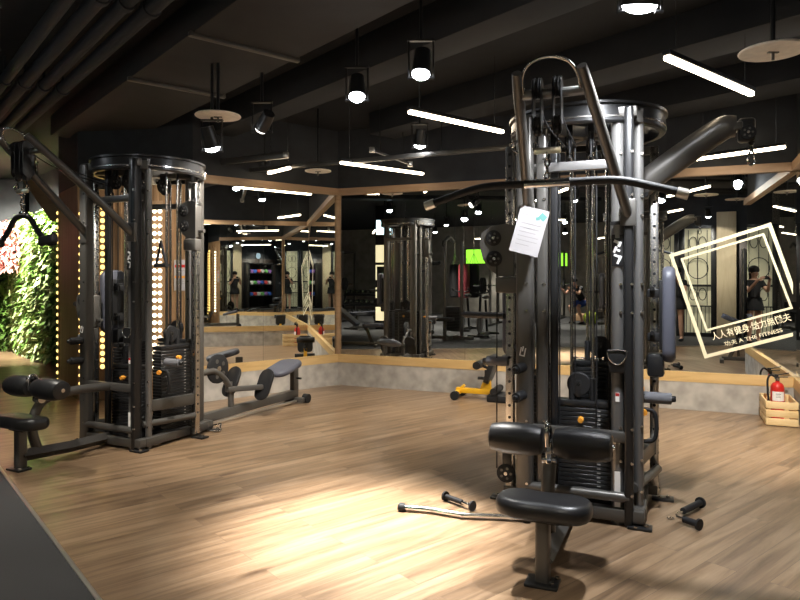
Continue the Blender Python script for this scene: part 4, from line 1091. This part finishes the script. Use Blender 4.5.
# storage shelf behind the photographer
t = thing('storage_shelf', 'tall shelf of coloured rolled mats before the dark doors, seen in mirror', 'shelf', on_front(2.1)+b_*.30, AF)
for z in (.06, .55, 1.05, 1.55, 2.0):
    m = MB(); m.box((0, 0, z), (1.3, .40, .03), None, .003); m.build('shelf_board', 'frame_bk', t)
for x in (-.65, .65):
    m = MB(); m.box((x, 0, 1.02), (.04, .42, 2.04), None, .004); m.build('side_post', 'frame_bk', t)
cols = [('roll_blue', (.03, .10, .42)), ('roll_red', (.50, .05, .05)), ('roll_white', (.62, .62, .60)), ('roll_green', (.12, .38, .10)), ('roll_violet', (.22, .10, .34))]
for i, (n, c) in enumerate(cols): M[n] = plain(n, c, .8)
rc = 0
for zi, z in enumerate((.565+.09, 1.065+.09, 1.565+.09)):
    for k in range(6):
        w = on_front(2.1, z)+b_*.30+r_*(-.5+k*.2)
        cn = ('blue', 'red', 'white', 'green', 'violet')[(k+zi*2) % 5]
        o = MB().use('roll_'+cn).lathe([(0, -.19), (.075, -.19), (.078, -.18), (.078, .18), (.075, .19), (0, .19)], (0, 0, 0), (0, 1, 0), 20).build('rolled_mat', None, None, w, AF)
        tag(o, '%s rolled mat lying on the storage shelf, seen in mirror' % cn, 'mat', 'rolled mats on the storage shelf')
# hanging bags
for k, (px, Y, lb, mt) in enumerate(((464, 20.0, 'hanging dark red punching bag, left of the green light in mirror', 'bag_red'), (474, 20.3, 'hanging black punching bag below green light in mirror', 'rubber'), (455, 20.6, 'hanging black punching bag left of the red one in mirror', 'rubber'))):
    t = at_mirror('punching_bag', lb, 'punching bag', px, Y, 0, None, 'punching bags')
    m = MB(); m.lathe([(0, .75), (.13, .76), (.17, .80), (.175, 1.2), (.17, 1.75), (.14, 1.8), (0, 1.81)], (0, 0, 0), (0, 0, 1), 24); m.build('bag', mt, t)
    m = MB()
    for a in range(4): m.tube([(.15*math.cos(a*PI/2), .15*math.sin(a*PI/2), 1.79), (0, 0, 2.15)], .006, 6, 0)
    m.cyl((0, 0, 2.15), (0, 0, CH), .01, None, 8); m.build('chain', 'steel', t)
def bike(px, Y, label):
    t = at_mirror('spin_bike', label, 'gym machine', px, Y, 0, None, 'spin bikes')
    m = MB(); m.bar((-.25, -.5, .04), (.25, -.5, .04), .06, .05, .006); m.bar((-.25, .5, .04), (.25, .5, .04), .06, .05, .006); m.bar((0, -.5, .06), (0, .5, .06), .06, .06, .006)
    m.bar((0, -.3, .06), (0, -.15, .85), .05, .05, .006); m.bar((0, .42, .06), (0, .30, 1.0), .05, .05, .006); m.bar((0, -.2, .4), (0, .36, .55), .05, .05, .006); m.build('frame', 'frame_bk', t)
    m = MB().use('frame_lt'); m.lathe([(.05, -.02), (.22, -.02), (.24, -.01), (.24, .01), (.22, .02), (.05, .02)], (0, .36, .33), (1, .36, .33), 30); m.build('flywheel', None, t)
    m = MB(); m.ball((0, -.18, .92), .12, 14, (.8, 1.2, .4)); m.build('saddle', 'vinyl', t)
    m = MB(); m.tube([(-.22, .55, 1.12), (-.2, .36, 1.05), (0, .30, 1.02), (.2, .36, 1.05), (.22, .55, 1.12)], .016, 10, 4); m.build('handlebar', 'rubber', t)
bike(484, 15.4, 'black spin bike nearest the middle mirror seam')
bike(466, 17.0, 'black spin bike farther back left of middle mirror seam')
p = hall(585, 20.8)
tag(MB().use('trimwood').box((0, 0, 0), (.6, .5, .22), None, .01).build('plyo_box', None, None, (p.x, p.y, .118), AF), 'low wooden step box beside the squatting person, seen in mirror', 'box')

# ------------------------------------------------------------------ people
def skin_mesh(name, nodes, edges, radii, mat, parent, roots=(0,), sub=2):
    me = bpy.data.meshes.new(name)
    me.from_pydata([Vector(n) for n in nodes], edges, [])
    o = bpy.data.objects.new(name, me); C.objects.link(o)
    o.modifiers.new('skin', 'SKIN'); sm = o.modifiers.new('sub', 'SUBSURF'); sm.levels = sub; sm.render_levels = sub
    for i, rr in enumerate(radii):
        v = me.skin_vertices[0].data[i]; v.radius = rr if isinstance(rr, tuple) else (rr, rr); v.use_root = i in roots
    dg = bpy.context.evaluated_depsgraph_get(); dg.update()
    m2 = bpy.data.meshes.new_from_object(o.evaluated_get(dg)); bpy.data.objects.remove(o)
    for p in m2.polygons: p.use_smooth = True
    m2.materials.clear(); m2.materials.append(M[mat])
    o = bpy.data.objects.new(name, m2); C.objects.link(o); o.parent = parent
    return o
def person(root, J, shirt, bottom, skirt=False, phone_hands=False):
    V = {k: Vector(v) for k, v in J.items()}
    nodes, rad, edges, idx = [], [], [], {}
    def nd(k, p, rr, par=None):
        idx[k] = len(nodes); nodes.append(p); rad.append(rr)
        if par is not None: edges.append((idx[par], idx[k]))
    up = (V['chest']-V['pelvis']).normalized(); hd = (V['crown']-V['neck']).normalized(); fw = V['face'].normalized()
    nd('pelvis', V['pelvis'], (.135, .10)); nd('waist', V['pelvis'].lerp(V['chest'], .45), (.105, .085), 'pelvis'); nd('chest', V['chest'], (.125, .095), 'waist')
    nd('upper', V['chest'].lerp(V['neck'], .6), (.10, .075), 'chest'); nd('neck', V['neck'], .048, 'upper')
    nd('jaw', V['neck'].lerp(V['crown'], .34)+fw*.018, .066, 'neck'); nd('skull', V['neck'].lerp(V['crown'], .66), .092, 'jaw'); nd('crown', V['neck'].lerp(V['crown'], .90), .062, 'skull')
    sd = fw.cross(hd).normalized(); mh = V['neck'].lerp(V['crown'], .52)
    for s, a in ((-1, 'l'), (1, 'r')):
        q = {'l': 'L', 'r': 'R'}[a]
        nd('sh'+a, V['sh'+q], .055, 'upper'); nd('el'+a, V['el'+q], .040, 'sh'+a); nd('wr'+a, V['wr'+q], .027, 'el'+a); nd('pa'+a, V['pa'+q], (.036, .018), 'wr'+a)
        nd('hi'+a, V['hi'+q], .088, 'pelvis'); nd('th'+a, V['hi'+q].lerp(V['kn'+q], .5), .076, 'hi'+a); nd('kn'+a, V['kn'+q], .054, 'th'+a); nd('ca'+a, V['kn'+q].lerp(V['an'+q], .35), .056, 'kn'+a)
        nd('an'+a, V['an'+q], .036, 'ca'+a); nd('to'+a, V['to'+q], .032, 'an'+a)
    roots = [0]
    # fingers: four unequal chains and a thumb, rooted in each palm
    for a, q, s in (('l', 'L', -1), ('r', 'R', 1)):
        wr, pa = V['wr'+q], V['pa'+q]; d = (pa-wr).normalized(); cu = V['curl'+q].normalized(); w = d.cross(cu).normalized()
        for k, ln_ in enumerate((.060, .072, .068, .052)):
            o = (k-1.5)*.019; b0 = pa-d*.01+w*o; roots.append(len(nodes))
            n0 = len(nodes); nodes.extend([b0, b0+d*ln_*.5+cu*.006, b0+d*ln_*.85+cu*.03, b0+d*ln_*.75+cu*.052]); rad.extend([.0095, .009, .0085, .007]); edges.extend([(n0, n0+1), (n0+1, n0+2), (n0+2, n0+3)])
        b0 = wr.lerp(pa, .5)-w*.028; n0 = len(nodes); roots.append(n0)
        nodes.extend([b0, b0-w*.022+d*.02+cu*.012, b0-w*.022+d*.045+cu*.035]); rad.extend([.012, .0105, .008]); edges.extend([(n0, n0+1), (n0+1, n0+2)])
    # nose and ears
    for b0, b1, rr in ((mh+fw*.07, mh+fw*.108-hd*.008, .014), (mh+sd*.085, mh+sd*.098+hd*.01, .017), (mh-sd*.085, mh-sd*.098+hd*.01, .017)):
        n0 = len(nodes); roots.append(n0); nodes.extend([b0, b1]); rad.extend([rr, rr*.8]); edges.append((n0, n0+1))
    skin_mesh('body', nodes, edges, rad, 'skin', root, roots)
    # face marks
    m = MB().use('white')
    for s in (-1, 1): m.ball(mh+fw*.088+sd*.033*s+hd*.012, .012, 10)
    m.use('hair')
    for s in (-1, 1): m.ball(mh+fw*.097+sd*.033*s+hd*.012, .006, 8); m.bar(mh+fw*.093+sd*.018*s+hd*.036, mh+fw*.088+sd*.05*s+hd*.034, .006, .006, 0)
    m.use('bag_red').bar(mh+fw*.09-hd*.045-sd*.02, mh+fw*.09-hd*.045+sd*.02, .01, .01, .003); m.build('face_features', None, root)
    hc = V['neck'].lerp(V['crown'], .66)
    m = MB(); rnd = random.Random(2)
    m.ball(hc+hd*.028-fw*.022, .108, 20, (.98, 1.0, .92))
    if skirt: m.ball(hc-fw*.085-hd*.06, .07, 16, (1, .8, 1.3)); m.ball(hc-fw*.09-hd*.15, .045, 14, (1, .8, 1.4))
    m.build('hair', 'hair', root)
    # shirt
    n = [V['pelvis']+up*.04, V['pelvis'].lerp(V['chest'], .45), V['chest'], V['chest'].lerp(V['neck'], .62), V['chest'].lerp(V['neck'], .82)]
    rr = [(.145, .112), (.124, .104), (.142, .114), (.118, .092), (.07, .062)]; e = [(0, 1), (1, 2), (2, 3), (3, 4)]
    for q in 'LR':
        k = len(n); n += [V['sh'+q], V['sh'+q].lerp(V['el'+q], .55)]; rr += [.069, .060]; e += [(3, k), (k, k+1)]
    skin_mesh('shirt', n, e, rr, shirt, root)
    if skirt:
        m = MB(); pts = [(.15, 0), (.165, .05), (.185, .14), (.21, .26), (.205, .27), (.14, .05), (.13, 0)]
        m.lathe(pts, V['pelvis']+Vector((0, 0, .10)), V['pelvis']+Vector((0, 0, -.9)), 28)
        for v in m.bm.verts: v.co.y = V['pelvis'].y+(v.co.y-V['pelvis'].y)*.78
        m.build('skirt', bottom, root)
    else:
        n = [V['pelvis']+up*.05, V['pelvis']-up*.02]; rr = [(.15, .118), (.155, .125)]; e = [(0, 1)]
        for q in 'LR':
            k = len(n); n += [V['hi'+q], V['hi'+q].lerp(V['kn'+q], .45), V['hi'+q].lerp(V['kn'+q], .88)]; rr += [.105, .098, .088]; e += [(1, k), (k, k+1), (k+1, k+2)]
        skin_mesh('shorts', n, e, rr, bottom, root)
    for q in 'LR':
        a, t_ = V['an'+q], V['to'+q]; d = (t_-a); d.z = 0; d.normalize()
        n = [Vector((a.x, a.y, .04))-d*.05, Vector((a.x, a.y, .045)), Vector((t_.x, t_.y, .034)), Vector((t_.x, t_.y, .028))+d*.05]
        o = skin_mesh('shoe', n, [(0, 1), (1, 2), (2, 3)], [(.034, .038), (.042, .044), (.042, .034), (.034, .026)], 'black_cloth', root, (0,), 2)
ph = thing('person', 'person in black top and short black skirt photographing with phone, reflected in mirrors', 'person', (.02, -.42, 0), 0)
person(ph, dict(pelvis=(0, 0, .87), chest=(0, .0, 1.17), neck=(0, .0, 1.36), crown=(0, .03, 1.60), face=(0, 1, -.08),
                shL=(-.165, 0, 1.29), elL=(-.225, .12, 1.09), wrL=(-.125, .33, 1.335), paL=(-.104, .385, 1.37), curlL=(.8, .5, .1),
                shR=(.165, 0, 1.29), elR=(.225, .12, 1.09), wrR=(.125, .33, 1.335), paR=(.104, .385, 1.37), curlR=(-.8, .5, .1),
                hiL=(-.085, 0, .83), knL=(-.095, .02, .46), anL=(-.10, -.02, .075), toL=(-.115, .10, .035),
                hiR=(.085, 0, .83), knR=(.095, .02, .46), anR=(.10, -.02, .075), toR=(.115, .10, .035)), 'black_cloth', 'black_cloth', True)
t = thing('phone', 'dark phone held up in both hands by reflected person', 'phone', (.0, -.022, 1.385), 0)
m = MB(); m.box((0, 0, 0), (.15, .008, .072), None, .006, 3); m.build('case', 'phone', t)
m = MB(); m.cyl((-.06, .004, .022), (-.06, .006, .022), .008, None, 16); m.build('camera_lens', 'frame_bk', t)
ps = hall(578, 19.5)
ms = thing('person', 'person in black top and blue shorts squatting with a pale stick, reflected in mirror', 'person', (ps.x, ps.y, 0), AF+R(35))
person(ms, dict(pelvis=(0, -.22, .66), chest=(0, .0, .95), neck=(0, .12, 1.14), crown=(0, .2, 1.36), face=(0, 1, -.25),
                shL=(-.20, .06, 1.08), elL=(-.26, .25, .90), wrL=(-.2, .45, 1.03), paL=(-.18, .53, 1.06), curlL=(.6, .1, .8),
                shR=(.20, .06, 1.08), elR=(.26, .25, .90), wrR=(.2, .45, 1.03), paR=(.18, .53, 1.06), curlR=(-.6, .1, .8),
                hiL=(-.10, -.2, .64), knL=(-.17, .2, .52), anL=(-.16, -.02, .08), toL=(-.19, .12, .035),
                hiR=(.10, -.2, .64), knR=(.17, .2, .52), anR=(.16, -.02, .08), toR=(.19, .12, .035)), 'black_cloth', 'blue_cloth')
t = tag(MB().use('lime').ball((0, 0, .21), .21, 20).build('exercise_ball', None, None, (ps.x+.55, ps.y+.25, 0)), 'lime green exercise ball beside squatting person, reflected in mirror', 'ball')

# ------------------------------------------------------------------ camera, world, view
cam = bpy.data.cameras.new('camera'); co = bpy.data.objects.new('camera', cam); C.objects.link(co)
co.location = (0, 0, HC); co.rotation_euler = (R(90), 0, 0)
cam.sensor_width = 36; cam.lens = 36*F/800; cam.shift_y = -(300-HZ)/800; cam.clip_start = .02
sc = bpy.context.scene; sc.camera = co
w = bpy.data.worlds.new('world'); sc.world = w; w.use_nodes = True
w.node_tree.nodes['Background'].inputs['Color'].default_value = (.5, .55, .6, 1); w.node_tree.nodes['Background'].inputs['Strength'].default_value = .02
sc.view_settings.view_transform = 'Standard'; sc.view_settings.look = 'None'; sc.view_settings.gamma = 1; sc.view_settings.exposure = 0.0
sc.cycles.max_bounces = 14; sc.cycles.glossy_bounces = 12; sc.cycles.diffuse_bounces = 4
sc.cycles.sample_clamp_indirect = 6
